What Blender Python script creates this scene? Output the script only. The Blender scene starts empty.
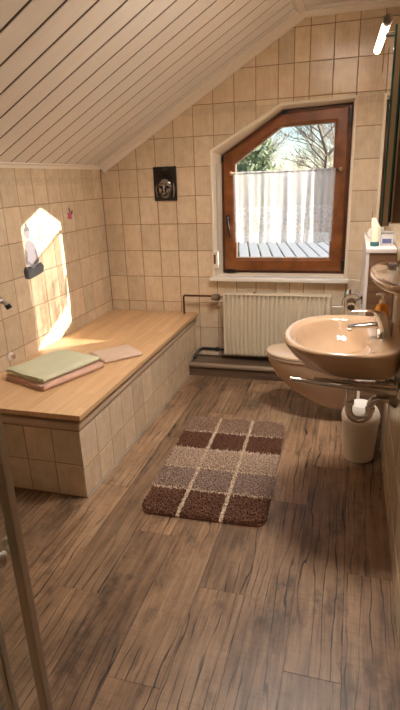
import bpy, bmesh, math, random
from mathutils import Vector, Matrix, noise
random.seed(7)
S = bpy.context.scene
COL = S.collection

# ------------------------------------------------------------------ camera
cam = bpy.data.objects.new('camera', bpy.data.cameras.new('camera'))
COL.objects.link(cam)
fwd = Vector((-0.27177622, 0.90624612, -0.32381424)).normalized()
right = Vector((0.96072362, 0.27511054, -0.03639115)).normalized()
up = right.cross(fwd).normalized()
cam.matrix_world = Matrix(((right.x, up.x, -fwd.x, 1.8700), (right.y, up.y, -fwd.y, -3.7728),
                           (right.z, up.z, -fwd.z, 1.4384), (0, 0, 0, 1)))
cam.data.sensor_fit = 'VERTICAL'
cam.data.sensor_height = 36.0
cam.data.lens = 510.43 / 710 * 36.0
cam.data.clip_start = 0.02
S.camera = cam

# ------------------------------------------------------------------ world, sun, exposure
world = bpy.data.worlds.new('sky_world')
S.world = world
world.use_nodes = True
wn = world.node_tree.nodes
sky = wn.new('ShaderNodeTexSky')
sky.sky_type = 'NISHITA'
sky.sun_disc = False
sky.sun_elevation = math.radians(28)
sky.sun_rotation = math.radians(54)
sky.dust_density = 0.2
sky.ozone_density = 2.5
wn['Background'].inputs['Strength'].default_value = 0.075
world.node_tree.links.new(sky.outputs[0], wn['Background'].inputs['Color'])

SUN_DIR = Vector((-0.781, -0.555, -0.254)).normalized()
sun = bpy.data.objects.new('sun', bpy.data.lights.new('sun', 'SUN'))
COL.objects.link(sun)
sun.data.energy = 6.2
sun.data.angle = math.radians(0.6)
sun.data.color = (1.0, 0.90, 0.74)
sun.rotation_euler = SUN_DIR.to_track_quat('-Z', 'Y').to_euler()
sun.location = (6, 5, 4)

portal = bpy.data.objects.new('window_sky_portal', bpy.data.lights.new('window_sky_portal', 'AREA'))
COL.objects.link(portal)
portal.data.shape = 'RECTANGLE'
portal.data.size = 0.95
portal.data.size_y = 1.2
portal.data.cycles.is_portal = True
portal.location = (1.38, 0.20, 1.32)
portal.rotation_euler = (math.radians(-90), 0, 0)

vs = S.view_settings
vs.view_transform = 'Standard'
vs.look = 'None'
vs.gamma = 1.0
vs.use_curve_mapping = False
vs.exposure = 1.6

# ------------------------------------------------------------------ helpers
def lin(c):
    return tuple((v / 255 / 12.92 if v / 255 <= 0.04045 else ((v / 255 + 0.055) / 1.055) ** 2.4) for v in c) + (1.0,)

def newmat(name, color, rough=0.5, metal=0.0, **kw):
    m = bpy.data.materials.new(name)
    m.use_nodes = True
    b = m.node_tree.nodes['Principled BSDF']
    b.inputs['Base Color'].default_value = lin(color)
    b.inputs['Roughness'].default_value = rough
    b.inputs['Metallic'].default_value = metal
    for k, v in kw.items():
        b.inputs[k.replace('_', ' ')].default_value = v
    return m

class NT:
    """small node helper"""
    def __init__(s, m):
        s.t = m.node_tree; s.n = s.t.nodes; s.b = s.n.get('Principled BSDF')
    def add(s, typ, **props):
        n = s.n.new(typ)
        for k, v in props.items():
            setattr(n, k, v)
        return n
    def link(s, a, b):
        s.t.links.new(a, b)
    def coords(s, scale=(1, 1, 1), rand=0.0):
        tc = s.add('ShaderNodeTexCoord')
        out = tc.outputs['Object']
        if rand:
            oi = s.add('ShaderNodeObjectInfo')
            vm = s.add('ShaderNodeVectorMath', operation='MULTIPLY_ADD')
            cb = s.add('ShaderNodeCombineXYZ')
            for i in range(3):
                s.link(oi.outputs['Random'], cb.inputs[i])
            s.link(cb.outputs[0], vm.inputs[0])
            vm.inputs[1].default_value = (rand, rand * 1.7, rand * 0.6)
            s.link(out, vm.inputs[2])
            out = vm.outputs[0]
        mp = s.add('ShaderNodeMapping')
        mp.inputs['Scale'].default_value = scale
        s.link(out, mp.inputs['Vector'])
        return mp.outputs[0]
    def noise(s, vec, scale, detail=4, rough=0.5):
        n = s.add('ShaderNodeTexNoise')
        n.inputs['Scale'].default_value = scale
        n.inputs['Detail'].default_value = detail
        n.inputs['Roughness'].default_value = rough
        s.link(vec, n.inputs['Vector'])
        return n.outputs['Fac']
    def ramp(s, fac, stops):
        r = s.add('ShaderNodeValToRGB')
        e = r.color_ramp.elements
        while len(e) < len(stops):
            e.new(0.5)
        for el, (p, c) in zip(e, stops):
            el.position = p
            el.color = lin(c) if max(c) > 1 else tuple(c) + (1.0,)
        s.link(fac, r.inputs['Fac'])
        return r.outputs['Color']
    def mix(s, fac, a, b, mode='MIX'):
        n = s.add('ShaderNodeMix', data_type='RGBA', blend_type=mode)
        for sock, val in ((n.inputs[0], fac), (n.inputs[6], a), (n.inputs[7], b)):
            if isinstance(val, (int, float)):
                sock.default_value = val
            elif isinstance(val, tuple):
                sock.default_value = lin(val) if max(val) > 1 else val + (1.0,)
            else:
                s.link(val, sock)
        return n.outputs[2]
    def math(s, op, a, b=None):
        n = s.add('ShaderNodeMath', operation=op)
        for sock, val in ((n.inputs[0], a), (n.inputs[1], b)):
            if val is None: continue
            if isinstance(val, (int, float)): sock.default_value = val
            else: s.link(val, sock)
        return n.outputs[0]
    def bump(s, h, strength=0.3, dist=0.002):
        n = s.add('ShaderNodeBump')
        n.inputs['Strength'].default_value = strength
        n.inputs['Distance'].default_value = dist
        s.link(h, n.inputs['Height'])
        s.link(n.outputs[0], s.b.inputs['Normal'])
    def color(s, c):
        s.link(c, s.b.inputs['Base Color'])

class MB:
    """collects vertices and faces of one mesh"""
    def __init__(s):
        s.v = []; s.f = []
    def add(s, vs_, fs):
        o = len(s.v)
        s.v += [tuple(p) for p in vs_]
        s.f += [tuple(i + o for i in f) for f in fs]
        return s
    def box(s, a, b, bev=0.0):
        (x0, y0, z0), (x1, y1, z1) = a, b
        if x0 > x1: x0, x1 = x1, x0
        if y0 > y1: y0, y1 = y1, y0
        if z0 > z1: z0, z1 = z1, z0
        if bev <= 0:
            v = [(x0, y0, z0), (x1, y0, z0), (x1, y1, z0), (x0, y1, z0), (x0, y0, z1), (x1, y0, z1), (x1, y1, z1), (x0, y1, z1)]
            f = [(0, 3, 2, 1), (4, 5, 6, 7), (0, 1, 5, 4), (1, 2, 6, 5), (2, 3, 7, 6), (3, 0, 4, 7)]
            return s.add(v, f)
        bm = bmesh.new()
        bmesh.ops.create_cube(bm, size=1)
        for q in bm.verts:
            q.co = Vector(((x0 + x1) / 2 + q.co.x * (x1 - x0), (y0 + y1) / 2 + q.co.y * (y1 - y0), (z0 + z1) / 2 + q.co.z * (z1 - z0)))
        bmesh.ops.bevel(bm, geom=list(bm.edges), offset=bev, segments=2, profile=0.5, affect='EDGES')
        bm.verts.index_update()
        s.add([q.co[:] for q in bm.verts], [[q.index for q in f.verts] for f in bm.faces])
        bm.free()
        return s
    def rings(s, rings, closed=True, cap0=True, cap1=True):
        n = len(rings[0]); v = [p for r in rings for p in r]; f = []
        for k in range(len(rings) - 1):
            for i in range(n if closed else n - 1):
                j = (i + 1) % n
                f.append((k * n + i, k * n + j, (k + 1) * n + j, (k + 1) * n + i))
        if cap0: f.append(tuple(range(n - 1, -1, -1)))
        if cap1: f.append(tuple((len(rings) - 1) * n + i for i in range(n)))
        return s.add(v, f)
    def lathe(s, prof, c=(0, 0, 0), n=24, axis='Z', cap0=True, cap1=True):
        R = []
        for r, h in prof:
            ring = []
            for i in range(n):
                a = 2 * math.pi * i / n
                x, y, z = r * math.cos(a), r * math.sin(a), h
                if axis == 'X': x, y, z = z, x, y
                elif axis == 'Y': x, y, z = y, z, x
                ring.append((c[0] + x, c[1] + y, c[2] + z))
            R.append(ring)
        return s.rings(R, True, cap0, cap1)
    def tube(s, pts, r, n=10, cap=True):
        pts = [Vector(p) for p in pts]
        rad = r if isinstance(r, (list, tuple)) else [r] * len(pts)
        R = []; t0 = (pts[1] - pts[0]).normalized()
        u = t0.orthogonal().normalized()
        for i, p in enumerate(pts):
            a = pts[max(i - 1, 0)]; b = pts[min(i + 1, len(pts) - 1)]
            t = (b - a).normalized()
            u = (u - t * u.dot(t)).normalized()
            w = t.cross(u)
            R.append([tuple(p + (u * math.cos(2 * math.pi * k / n) + w * math.sin(2 * math.pi * k / n)) * rad[i]) for k in range(n)])
        return s.rings(R, True, cap, cap)
    def prism(s, poly, o, u, v, n, d0, d1):
        """polygon in (u, v) extruded along n from d0 to d1"""
        o, u, v, n = Vector(o), Vector(u), Vector(v), Vector(n)
        a = [o + u * x + v * y + n * d0 for x, y in poly]
        b = [o + u * x + v * y + n * d1 for x, y in poly]
        return s.rings([a, b])
    def build(s, name, mat, parent=None, smooth=None, label=None, loc=None):
        me = bpy.data.meshes.new(name)
        base = Vector(loc) if loc else Vector((0, 0, 0))
        me.from_pydata([tuple(Vector(p) - base) for p in s.v], [], s.f)
        bm = bmesh.new(); bm.from_mesh(me)
        bmesh.ops.recalc_face_normals(bm, faces=bm.faces)
        bm.to_mesh(me); bm.free()
        me.materials.append(mat)
        o = bpy.data.objects.new(name, me)
        COL.objects.link(o)
        o.location = base
        if smooth is not None:
            for p in me.polygons: p.use_smooth = True
            me.set_sharp_from_angle(angle=math.radians(smooth))
        if parent: attach(o, parent)
        if label: o['label'] = label
        return o

def attach(o, parent):
    o.parent = parent
    o.matrix_parent_inverse = world_of(parent).inverted()

def world_of(o):
    m = o.matrix_basis.copy()
    if o.parent: m = world_of(o.parent) @ o.matrix_parent_inverse @ m
    return m

def thing(name, label, cat, loc=(0, 0, 0), group=None):
    o = bpy.data.objects.new(name, None)
    COL.objects.link(o)
    o.location = loc
    o.empty_display_size = 0.1
    return tag(o, label, cat, group)

def tag(o, label, cat=None, group=None, kind=None):
    o['label'] = label
    if cat: o['category'] = cat
    if group: o['group'] = group
    if kind: o['kind'] = kind
    return o

def clip(poly, a, b, c):
    """keep the part of a polygon where a*x + b*y <= c"""
    out = []
    for i in range(len(poly)):
        p, q = poly[i], poly[(i + 1) % len(poly)]
        dp, dq = a * p[0] + b * p[1] - c, a * q[0] + b * q[1] - c
        if dp <= 0: out.append(p)
        if (dp < 0 < dq) or (dq < 0 < dp):
            t = dp / (dp - dq)
            out.append((p[0] + (q[0] - p[0]) * t, p[1] + (q[1] - p[1]) * t))
    return out

def area(poly):
    return abs(sum(poly[i][0] * poly[(i + 1) % len(poly)][1] - poly[(i + 1) % len(poly)][0] * poly[i][1] for i in range(len(poly)))) / 2 if len(poly) > 2 else 0

def edges_out(poly):
    """half planes (a, b, c) of a counter-clockwise convex polygon, inside is a*x+b*y <= c"""
    r = []
    for i in range(len(poly)):
        (x0, y0), (x1, y1) = poly[i], poly[(i + 1) % len(poly)]
        a, b = y1 - y0, -(x1 - x0); l = math.hypot(a, b); a /= l; b /= l
        r.append((a, b, a * x0 + b * y0))
    return r

def subtract(poly, hole):
    """poly minus convex ccw hole, as convex pieces"""
    inner = poly
    for (a, b, c) in edges_out(hole):
        inner = clip(inner, a, b, c)
    if area(inner) < 1e-6: return [poly]
    pieces = []; cur = poly
    for (a, b, c) in edges_out(hole):
        out = clip(cur, -a, -b, -c)
        if area(out) > 3e-4: pieces.append(out)
        cur = clip(cur, a, b, c)
        if len(cur) < 3: break
    return pieces

def inset(poly, d):
    """offset a ccw convex polygon inwards by d"""
    E_ = edges_out(poly); n = len(poly); out = []
    for i in range(n):
        a0, b0, c0 = E_[i - 1]; a1, b1, c1 = E_[i]
        c0 -= d; c1 -= d
        D = a0 * b1 - a1 * b0
        out.append(((c0 * b1 - c1 * b0) / D, (a0 * c1 - a1 * c0) / D))
    return out

def ccw(poly):
    A = sum(poly[i][0] * poly[(i + 1) % len(poly)][1] - poly[(i + 1) % len(poly)][0] * poly[i][1] for i in range(len(poly)))
    return poly if A > 0 else poly[::-1]

# ------------------------------------------------------------------ materials
def tile_mat(name, base, dark, light, rough=0.17, frieze=None, diamond=False):
    m = newmat(name, base, rough)
    t = NT(m)
    vec = t.coords((1, 1, 1), rand=9.0)
    n1 = t.noise(vec, 14, 5, 0.6)
    stv = t.coords((60, 7, 1), rand=5.0)
    n2 = t.noise(stv, 1.0, 3, 0.5)
    c = t.ramp(n1, [(0.28, dark), (0.52, base), (0.78, light)])
    c2 = t.ramp(n2, [(0.35, dark), (0.6, light)])
    c = t.mix(0.22, c, c2)
    oi = t.add('ShaderNodeObjectInfo')
    hv = t.add('ShaderNodeHueSaturation')
    v = t.add('ShaderNodeMapRange')
    t.link(oi.outputs['Random'], v.inputs[0])
    v.inputs[3].default_value = 0.90; v.inputs[4].default_value = 1.07
    t.link(v.outputs[0], hv.inputs['Value'])
    t.link(c, hv.inputs['Color'])
    c = hv.outputs[0]
    h = t.math('ADD', t.math('MULTIPLY', n2, 0.5), t.math('MULTIPLY', n1, 0.5))
    if frieze is not None or diamond:
        tc = t.add('ShaderNodeTexCoord')
        sp = t.add('ShaderNodeSeparateXYZ'); t.link(tc.outputs['Object'], sp.inputs[0])
        x, y = sp.outputs[0], sp.outputs[1]
        if diamond:
            d = t.math('ADD', t.math('MULTIPLY', t.math('ABSOLUTE', x), 1.25), t.math('ABSOLUTE', t.math('SUBTRACT', y, 0.0)))
            ring = t.math('SINE', t.math('MULTIPLY', d, 420))
            mask = t.math('MULTIPLY', t.math('LESS_THAN', d, 0.042), t.math('GREATER_THAN', ring, 0.0))
        else:
            vo = t.add('ShaderNodeTexVoronoi', feature='DISTANCE_TO_EDGE')
            vo.inputs['Scale'].default_value = 55
            t.link(t.coords((1, 1.3, 1)), vo.inputs['Vector'])
            band = t.math('LESS_THAN', t.math('ABSOLUTE', t.math('SUBTRACT', y, frieze)), 0.022)
            mask = t.math('MULTIPLY', t.math('LESS_THAN', vo.outputs['Distance'], 0.11), band)
        c = t.mix(t.math('MULTIPLY', mask, 0.25), c, (150, 135, 120))
        h = t.math('ADD', h, t.math('MULTIPLY', mask, 0.8))
    t.color(c)
    t.bump(h, 0.25, 0.0012)
    return m

TB, TD, TL = (218, 196, 168), (205, 180, 148), (230, 212, 186)
M_TILE = tile_mat('beige_glazed_tile', TB, TD, TL)
M_TILE_FR = tile_mat('beige_tile_frieze', TB, TD, TL, frieze=0.055)
M_TILE_FL = tile_mat('beige_tile_frieze_low', TB, TD, TL, frieze=0.028)
M_TILE_DI = tile_mat('beige_tile_diamond', TB, TD, TL, diamond=True)
M_GROUT = newmat('brown_grout', (132, 94, 60), 0.9)
M_GROUT_L = newmat('pale_grout', (150, 120, 90), 0.9)

def ceiling_mat():
    m = newmat('white_ceiling_panel', (238, 233, 228), 0.27)
    t = NT(m)
    n = t.noise(t.coords((1.5, 30, 1), rand=4), 2.0, 4)
    t.color(t.ramp(n, [(0.3, (237, 230, 224)), (0.7, (242, 236, 231))]))
    t.bump(n, 0.08, 0.001)
    return m
M_CEIL = ceiling_mat()
M_GROOVE = newmat('ceiling_groove', (70, 50, 36), 0.9)
M_TRIM = newmat('cream_trim', (236, 226, 214), 0.4)
M_PLASTER = newmat('cream_plaster', (236, 222, 202), 0.5)

def floor_mat():
    m = newmat('rustic_oak_floor', (112, 90, 72), 0.42)
    t = NT(m)
    R = 23.0
    n1 = t.noise(t.coords((2.0, 0.8, 1), rand=R), 3.6, 7, 0.68)
    big = t.ramp(n1, [(0.32, (66, 47, 33)), (0.45, (116, 88, 65)), (0.56, (148, 117, 90)), (0.70, (172, 143, 114))])
    g = t.noise(t.coords((55, 2.6, 1), rand=R), 1.0, 6, 0.65)
    grain = t.ramp(g, [(0.30, (56, 39, 27)), (0.5, (134, 105, 80)), (0.72, (176, 147, 118))])
    c = t.mix(0.45, big, grain)
    cr = t.add('ShaderNodeTexWave', wave_type='BANDS', bands_direction='X')
    cr.inputs['Scale'].default_value = 5.5
    cr.inputs['Distortion'].default_value = 9.0
    cr.inputs['Detail'].default_value = 3.0
    cr.inputs['Detail Scale'].default_value = 1.3
    t.link(t.coords((1.6, 0.24, 1), rand=R), cr.inputs['Vector'])
    crm = t.ramp(cr.outputs['Fac'], [(0.0, (1.0, 1.0, 1.0)), (0.05, (0.0, 0.0, 0.0))])
    msk = t.ramp(t.noise(t.coords((2.0, 1.2, 1), rand=R * 2), 2.2, 3), [(0.42, (0.0, 0.0, 0.0)), (0.52, (1.0, 1.0, 1.0))])
    crk = t.mix(1.0, crm, msk, 'MULTIPLY')
    c = t.mix(crk, c, (36, 26, 20))
    saw = t.noise(t.coords((5, 130, 1), rand=R), 1.0, 2)
    c = t.mix(t.math('MULTIPLY', t.math('GREATER_THAN', saw, 0.60), 0.12), c, (40, 30, 24))
    kn = t.ramp(t.noise(t.coords((3.2, 1.7, 1), rand=R * 3), 1.6, 5, 0.7), [(0.57, (0.0, 0.0, 0.0)), (0.70, (0.8, 0.8, 0.8))])
    c = t.mix(kn, c, (46, 33, 25))
    oi = t.add('ShaderNodeObjectInfo')
    hv = t.add('ShaderNodeHueSaturation'); v = t.add('ShaderNodeMapRange')
    t.link(oi.outputs['Random'], v.inputs[0]); v.inputs[3].default_value = 0.88; v.inputs[4].default_value = 1.32
    t.link(v.outputs[0], hv.inputs['Value']); t.link(c, hv.inputs['Color'])
    t.color(hv.outputs[0])
    t.bump(t.math('ADD', g, t.math('MULTIPLY', saw, 0.4)), 0.35, 0.0015)
    return m
M_FLOOR = floor_mat()
M_FLOORJOINT = newmat('floor_joint', (44, 33, 26), 0.9)

def wood_mat(name, a, b, c_, scale=(28, 1.6, 28), rough=0.4, rand=6.0):
    m = newmat(name, b, rough)
    t = NT(m)
    n = t.noise(t.coords(scale, rand=rand), 1.0, 6, 0.6)
    t.color(t.ramp(n, [(0.3, a), (0.5, b), (0.72, c_)]))
    t.bump(n, 0.15, 0.001)
    return m

def slab_mat():
    m = newmat('beech_stave_board', (214, 168, 112), 0.38)
    t = NT(m)
    vec = t.coords((1, 1, 1))
    sp = t.add('ShaderNodeSeparateXYZ'); t.link(vec, sp.inputs[0])
    cb = t.add('ShaderNodeCombineXYZ'); t.link(sp.outputs[1], cb.inputs[0]); t.link(sp.outputs[0], cb.inputs[1])
    br = t.add('ShaderNodeTexBrick')
    br.offset = 0.37; br.offset_frequency = 2; br.squash = 1.0
    for k, v in (('Scale', 1.0), ('Brick Width', 0.42), ('Row Height', 0.043), ('Mortar Size', 0.0006), ('Mortar Smooth', 0.3), ('Bias', 0.0)):
        br.inputs[k].default_value = v
    br.inputs['Color1'].default_value = lin((204, 162, 118))
    br.inputs['Color2'].default_value = lin((226, 188, 144))
    br.inputs['Mortar'].default_value = lin((160, 116, 72))
    t.link(cb.outputs[0], br.inputs['Vector'])
    n = t.noise(t.coords((70, 3.5, 30)), 1.0, 5, 0.6)
    g = t.ramp(n, [(0.3, (192, 146, 102)), (0.7, (230, 194, 152))])
    t.color(t.mix(0.4, br.outputs['Color'], g))
    t.bump(n, 0.08, 0.0008)
    return m
M_SLAB = slab_mat()
M_FRAME = wood_mat('brown_window_wood', (104, 58, 26), (128, 75, 37), (148, 92, 50), scale=(9, 9, 9), rough=0.35)
M_FRAME_H = wood_mat('brown_window_wood_dark', (70, 34, 14), (92, 48, 22), (112, 62, 30), scale=(9, 9, 9), rough=0.4)
M_PLINTHW = wood_mat('dark_laminate', (70, 54, 43), (98, 78, 62), (122, 100, 82), scale=(1.6, 28, 28), rough=0.4)
M_CABWOOD = wood_mat('brown_cabinet_wood', (92, 66, 46), (116, 84, 60), (136, 102, 76), scale=(1.6, 28, 28), rough=0.45)
M_CABWHITE = newmat('white_cabinet', (222, 212, 206), 0.35)
M_ALU = newmat('alu_strip', (168, 150, 132), 0.35, 0.3)
M_BLACK = newmat('black_metal', (28, 24, 22), 0.4, 0.2)
M_CHROME = newmat('chrome', (214, 210, 206), 0.09, 1.0)
M_STEEL = newmat('brushed_steel', (150, 142, 132), 0.35, 1.0)
M_CERAM = newmat('beige_ceramic', (186, 153, 122), 0.06)
M_CERAM.node_tree.nodes['Principled BSDF'].inputs['Coat Weight'].default_value = 0.5
M_CERAM_L = newmat('pale_beige_ceramic', (204, 178, 152), 0.12)
M_RAD = newmat('cream_enamel', (226, 212, 186), 0.35)
M_COPPER = newmat('old_copper_pipe', (92, 52, 36), 0.35, 0.5)
M_WHITEPL = newmat('white_plastic', (232, 222, 208), 0.4)
M_MARBLE = newmat('white_sill', (240, 232, 222), 0.25)
M_MIRROR = newmat('mirror_silver', (236, 236, 232), 0.01, 1.0)
M_TEAL = newmat('glass_edge_teal', (70, 150, 140), 0.1)
M_CABSIDE = newmat('taupe_cabinet_side', (240, 220, 196), 0.3)
M_DARKGAP = newmat('dark_gap', (50, 38, 32), 0.6)

def glass_mat(name, tint=(1, 1, 1), mixf=0.07):
    m = bpy.data.materials.new(name); m.use_nodes = True
    t = m.node_tree; t.nodes.clear()
    o = t.nodes.new('ShaderNodeOutputMaterial'); mx = t.nodes.new('ShaderNodeMixShader')
    tr = t.nodes.new('ShaderNodeBsdfTransparent'); gl = t.nodes.new('ShaderNodeBsdfGlossy')
    tr.inputs[0].default_value = tint + (1,); gl.inputs['Roughness'].default_value = 0.02
    mx.inputs[0].default_value = mixf
    t.links.new(tr.outputs[0], mx.inputs[1]); t.links.new(gl.outputs[0], mx.inputs[2]); t.links.new(mx.outputs[0], o.inputs[0])
    return m
M_GLASS = glass_mat('clear_pane', (0.97, 0.98, 0.98), 0.04)
M_SHGLASS = glass_mat('shower_glass', (0.93, 0.94, 0.93), 0.05)

def curtain_mat():
    m = bpy.data.materials.new('white_lace'); m.use_nodes = True
    t = NT(m); t.n.clear()
    o = t.add('ShaderNodeOutputMaterial')
    df = t.add('ShaderNodeBsdfDiffuse'); df.inputs[0].default_value = (0.80, 0.80, 0.82, 1)
    tl = t.add('ShaderNodeBsdfTranslucent'); tl.inputs[0].default_value = (0.74, 0.74, 0.77, 1)
    tr = t.add('ShaderNodeBsdfTransparent')
    m1 = t.add('ShaderNodeMixShader'); m1.inputs[0].default_value = 0.40
    t.link(df.outputs[0], m1.inputs[1]); t.link(tl.outputs[0], m1.inputs[2])
    tc = t.add('ShaderNodeTexCoord')
    sp = t.add('ShaderNodeSeparateXYZ'); t.link(tc.outputs['Object'], sp.inputs[0])
    vo = t.add('ShaderNodeTexVoronoi', feature='DISTANCE_TO_EDGE'); vo.inputs['Scale'].default_value = 34
    mp = t.add('ShaderNodeMapping'); mp.inputs['Scale'].default_value = (1, 0, 1)
    t.link(tc.outputs['Object'], mp.inputs[0]); t.link(mp.outputs[0], vo.inputs['Vector'])
    nz = t.noise(mp.outputs[0], 12, 3)
    lace = t.math('MULTIPLY', t.math('LESS_THAN', sp.outputs[2], -0.24), t.math('MULTIPLY', t.math('LESS_THAN', vo.outputs['Distance'], 0.13), t.math('GREATER_THAN', nz, 0.42)))
    fac = t.math('SUBTRACT', 0.69, t.math('MULTIPLY', lace, -0.16))
    wv = t.math('SINE', t.math('ADD', t.math('MULTIPLY', sp.outputs[0], 150.0), t.math('MULTIPLY', nz, 3.0)))
    fac = t.math('ADD', fac, t.math('MULTIPLY', wv, 0.11))
    m2 = t.add('ShaderNodeMixShader')
    t.link(fac, m2.inputs[0]); t.link(tr.outputs[0], m2.inputs[1]); t.link(m1.outputs[0], m2.inputs[2])
    t.link(m2.outputs[0], o.inputs[0])
    return m
M_CURTAIN = curtain_mat()

def towel_mat(name, a, b):
    m = newmat(name, a, 0.95)
    t = NT(m)
    n = t.noise(t.coords((1, 1, 1)), 260, 2)
    n2 = t.noise(t.coords((1, 1, 1)), 18, 3)
    t.color(t.mix(0.4, t.ramp(n, [(0.35, b), (0.65, a)]), t.ramp(n2, [(0.3, b), (0.7, a)])))
    t.bump(n, 0.7, 0.003)
    m.node_tree.nodes['Principled BSDF'].inputs['Sheen Weight'].default_value = 0.2
    return m
M_TGREEN = towel_mat('sage_towel', (222, 222, 194), (202, 202, 168))
M_TPINK = towel_mat('rose_towel', (226, 188, 168), (204, 156, 136))
M_TBEIGE = towel_mat('pale_rose_towel', (222, 196, 176), (202, 172, 150))

# ------------------------------------------------------------------ room data
XR = 2.09          # right wall
KZ = 1.560         # knee wall height
RX, RZ = 1.480, 2.418   # ridge line where slope meets flat ceiling
YB = -4.6          # wall behind the camera
ROWS = [1.7331 + 0.2006 * k for k in range(-9, 5)]
SL = Vector((RX, 0, RZ - KZ)); SLN = SL.normalized(); SLEN = SL.length
SNRM = Vector((SLN.z, 0, -SLN.x))      # into the room

REV = ccw([(0.872, 0.722), (1.852, 0.722), (1.855, 1.912), (1.370, 1.902), (0.874, 1.632)])
INN = ccw([(0.925, 0.752), (1.832, 0.752), (1.836, 1.889), (1.376, 1.872), (0.930, 1.604)])
GLA = ccw([(1.035, 0.866), (1.724, 0.866), (1.726, 1.776), (1.365, 1.768), (1.034, 1.542)])

# ---- tile layer
_tile_cache = {}
def tile_mesh(poly, mat, key=None):
    k = (key, mat.name) if key else None
    if k and k in _tile_cache: return _tile_cache[k]
    poly = ccw(poly)
    ins = inset(poly, 0.0028)
    if area(ins) < 1e-5 or area(ins) > area(poly): ins = [(x * 0.9, y * 0.9) for x, y in poly]
    mb = MB()
    mb.rings([[(x, y, -0.006) for x, y in poly], [(x, y, -0.0016) for x, y in poly], [(x, y, 0.0) for x, y in ins]], True, False, True)
    me = bpy.data.meshes.new('tile')
    me.from_pydata(mb.v, [], mb.f)
    me.materials.append(mat)
    if k: _tile_cache[k] = me
    return me

def lay_tiles(parent, o, u, v, n, us, vs_, region=None, hole=None, pick=None, gap=0.0020):
    """tiles on the plane o + u*x + v*y, facing n"""
    o, u, v, n = Vector(o), Vector(u), Vector(v), Vector(n)
    rotm = Matrix((u, v, n)).transposed()
    for i in range(len(us) - 1):
        for j in range(len(vs_) - 1):
            x0, x1, y0, y1 = us[i] + gap, us[i + 1] - gap, vs_[j] + gap, vs_[j + 1] - gap
            polys = [[(x0, y0), (x1, y0), (x1, y1), (x0, y1)]]
            if region:
                q = polys[0]
                for e in region: q = clip(q, *e) if len(q) > 2 else []
                polys = [q] if area(q) > 2e-4 else []
            if hole:
                polys = [pc for q in polys for pc in subtract(q, hole)]
            mat = (pick(i, j) if pick else None) or M_TILE
            for q in polys:
                cx, cy = (x0 + x1) / 2, (y0 + y1) / 2
                full = abs(area(q) - (x1 - x0) * (y1 - y0)) < 1e-6
                key = 'f%.3f_%.3f' % (x1 - x0, y1 - y0) if full else None
                me = tile_mesh([(x - cx, y - cy) for x, y in q], mat, key)
                t = bpy.data.objects.new('tile', me)
                COL.objects.link(t)
                r = rotm.to_4x4() @ Matrix.Rotation(random.uniform(-.0035, .0035), 4, 'X') @ Matrix.Rotation(random.uniform(-.0035, .0035), 4, 'Y')
                t.matrix_basis = Matrix.Translation(o + u * cx + v * cy + n * random.uniform(-.0004, .0003)) @ r
                attach(t, parent)

# ------------------------------------------------------------------ floor
fl = MB().box((0, YB, -0.10), (XR, 0.0, -0.004)).build('floor', M_FLOORJOINT)
tag(fl, 'rustic grey brown oak plank floor of the bathroom', kind='structure')
PW, PL = 0.1742, 1.22
plank_mb = MB().box((-PW / 2 + .0008, -PL / 2 + .0008, -0.004), (PW / 2 - .0008, PL / 2 - .0008, 0.0))
pme = None
offs = [0.1, 0.75, 0.35, 1.05, 0.55, 0.0, 0.85, 0.3, 1.1, 0.5, 0.15, 0.9]
for i in range(12):
    y = 0.0 + offs[i] - PL
    y1 = 0.0
    ys = [0.0]
    q = -offs[i] if offs[i] > 0.05 else -PL
    while q > YB:
        ys.append(q); q -= PL
    ys.append(YB)
    for a, b in zip(ys[:-1], ys[1:]):
        L = a - b
        if L < 0.02: continue
        if abs(L - PL) < 1e-4 and pme:
            o = bpy.data.objects.new('plank', pme); COL.objects.link(o)
        else:
            o = MB().box((-PW / 2 + .0008, -L / 2 + .0008, -0.004), (PW / 2 - .0008, L / 2 - .0008, 0.0)).build('plank', M_FLOOR)
            if abs(L - PL) < 1e-4: pme = o.data
        o.location = ((i + .5) * PW, (a + b) / 2, 0)
        attach(o, fl)

# ------------------------------------------------------------------ back wall (gable) with window hole
gable = ccw([(0.0, -0.10), (XR + .12, -0.10), (XR + .12, RZ + .1), (RX, RZ + .1), (-0.12, KZ - .07 + .1), (-0.12, -0.1)])
mb = MB()
conv1 = ccw([(-0.12, -0.10), (XR + .12, -0.10), (XR + .12, RZ + .10), (RX, RZ + .10), (-0.12, KZ + .03)])
for pc in subtract(conv1, REV):
    mb.prism(pc, (0, 0.002, 0), (1, 0, 0), (0, 0, 1), (0, 1, 0), 0.0, 0.135)
wb = mb.build('wall_back', M_GROUT)
tag(wb, 'gable end wall of beige glazed tiles around the window', kind='structure')
ucols = [0.0] + [0.15 * k for k in range(1, 10)] + [1.452, 1.552, 1.701, 1.851, 2.0, XR]
slope_edge = (-SLN.z, SLN.x, SLN.x * (KZ) )      # z below the slope line
def pick_back(i, j):
    z0 = ROWS_B[j]
    if abs(z0 - ROWS[9]) < .01 and (i in (4, 5, 6, 7, 12, 13, 14)): return M_TILE_FR
    if i == 3 and abs(z0 - ROWS[6]) < .01: return M_TILE_DI
ROWS_B = [-0.073] + [z for z in ROWS if z > 0] + [2.56]
lay_tiles(wb, (0, 0, 0), (1, 0, 0), (0, 0, 1), (0, -1, 0), ucols, ROWS_B, region=[(-SLN.z, SLN.x, SLN.x * (KZ + .03)), (0, 1, RZ + .01)], hole=REV, pick=pick_back)

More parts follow.
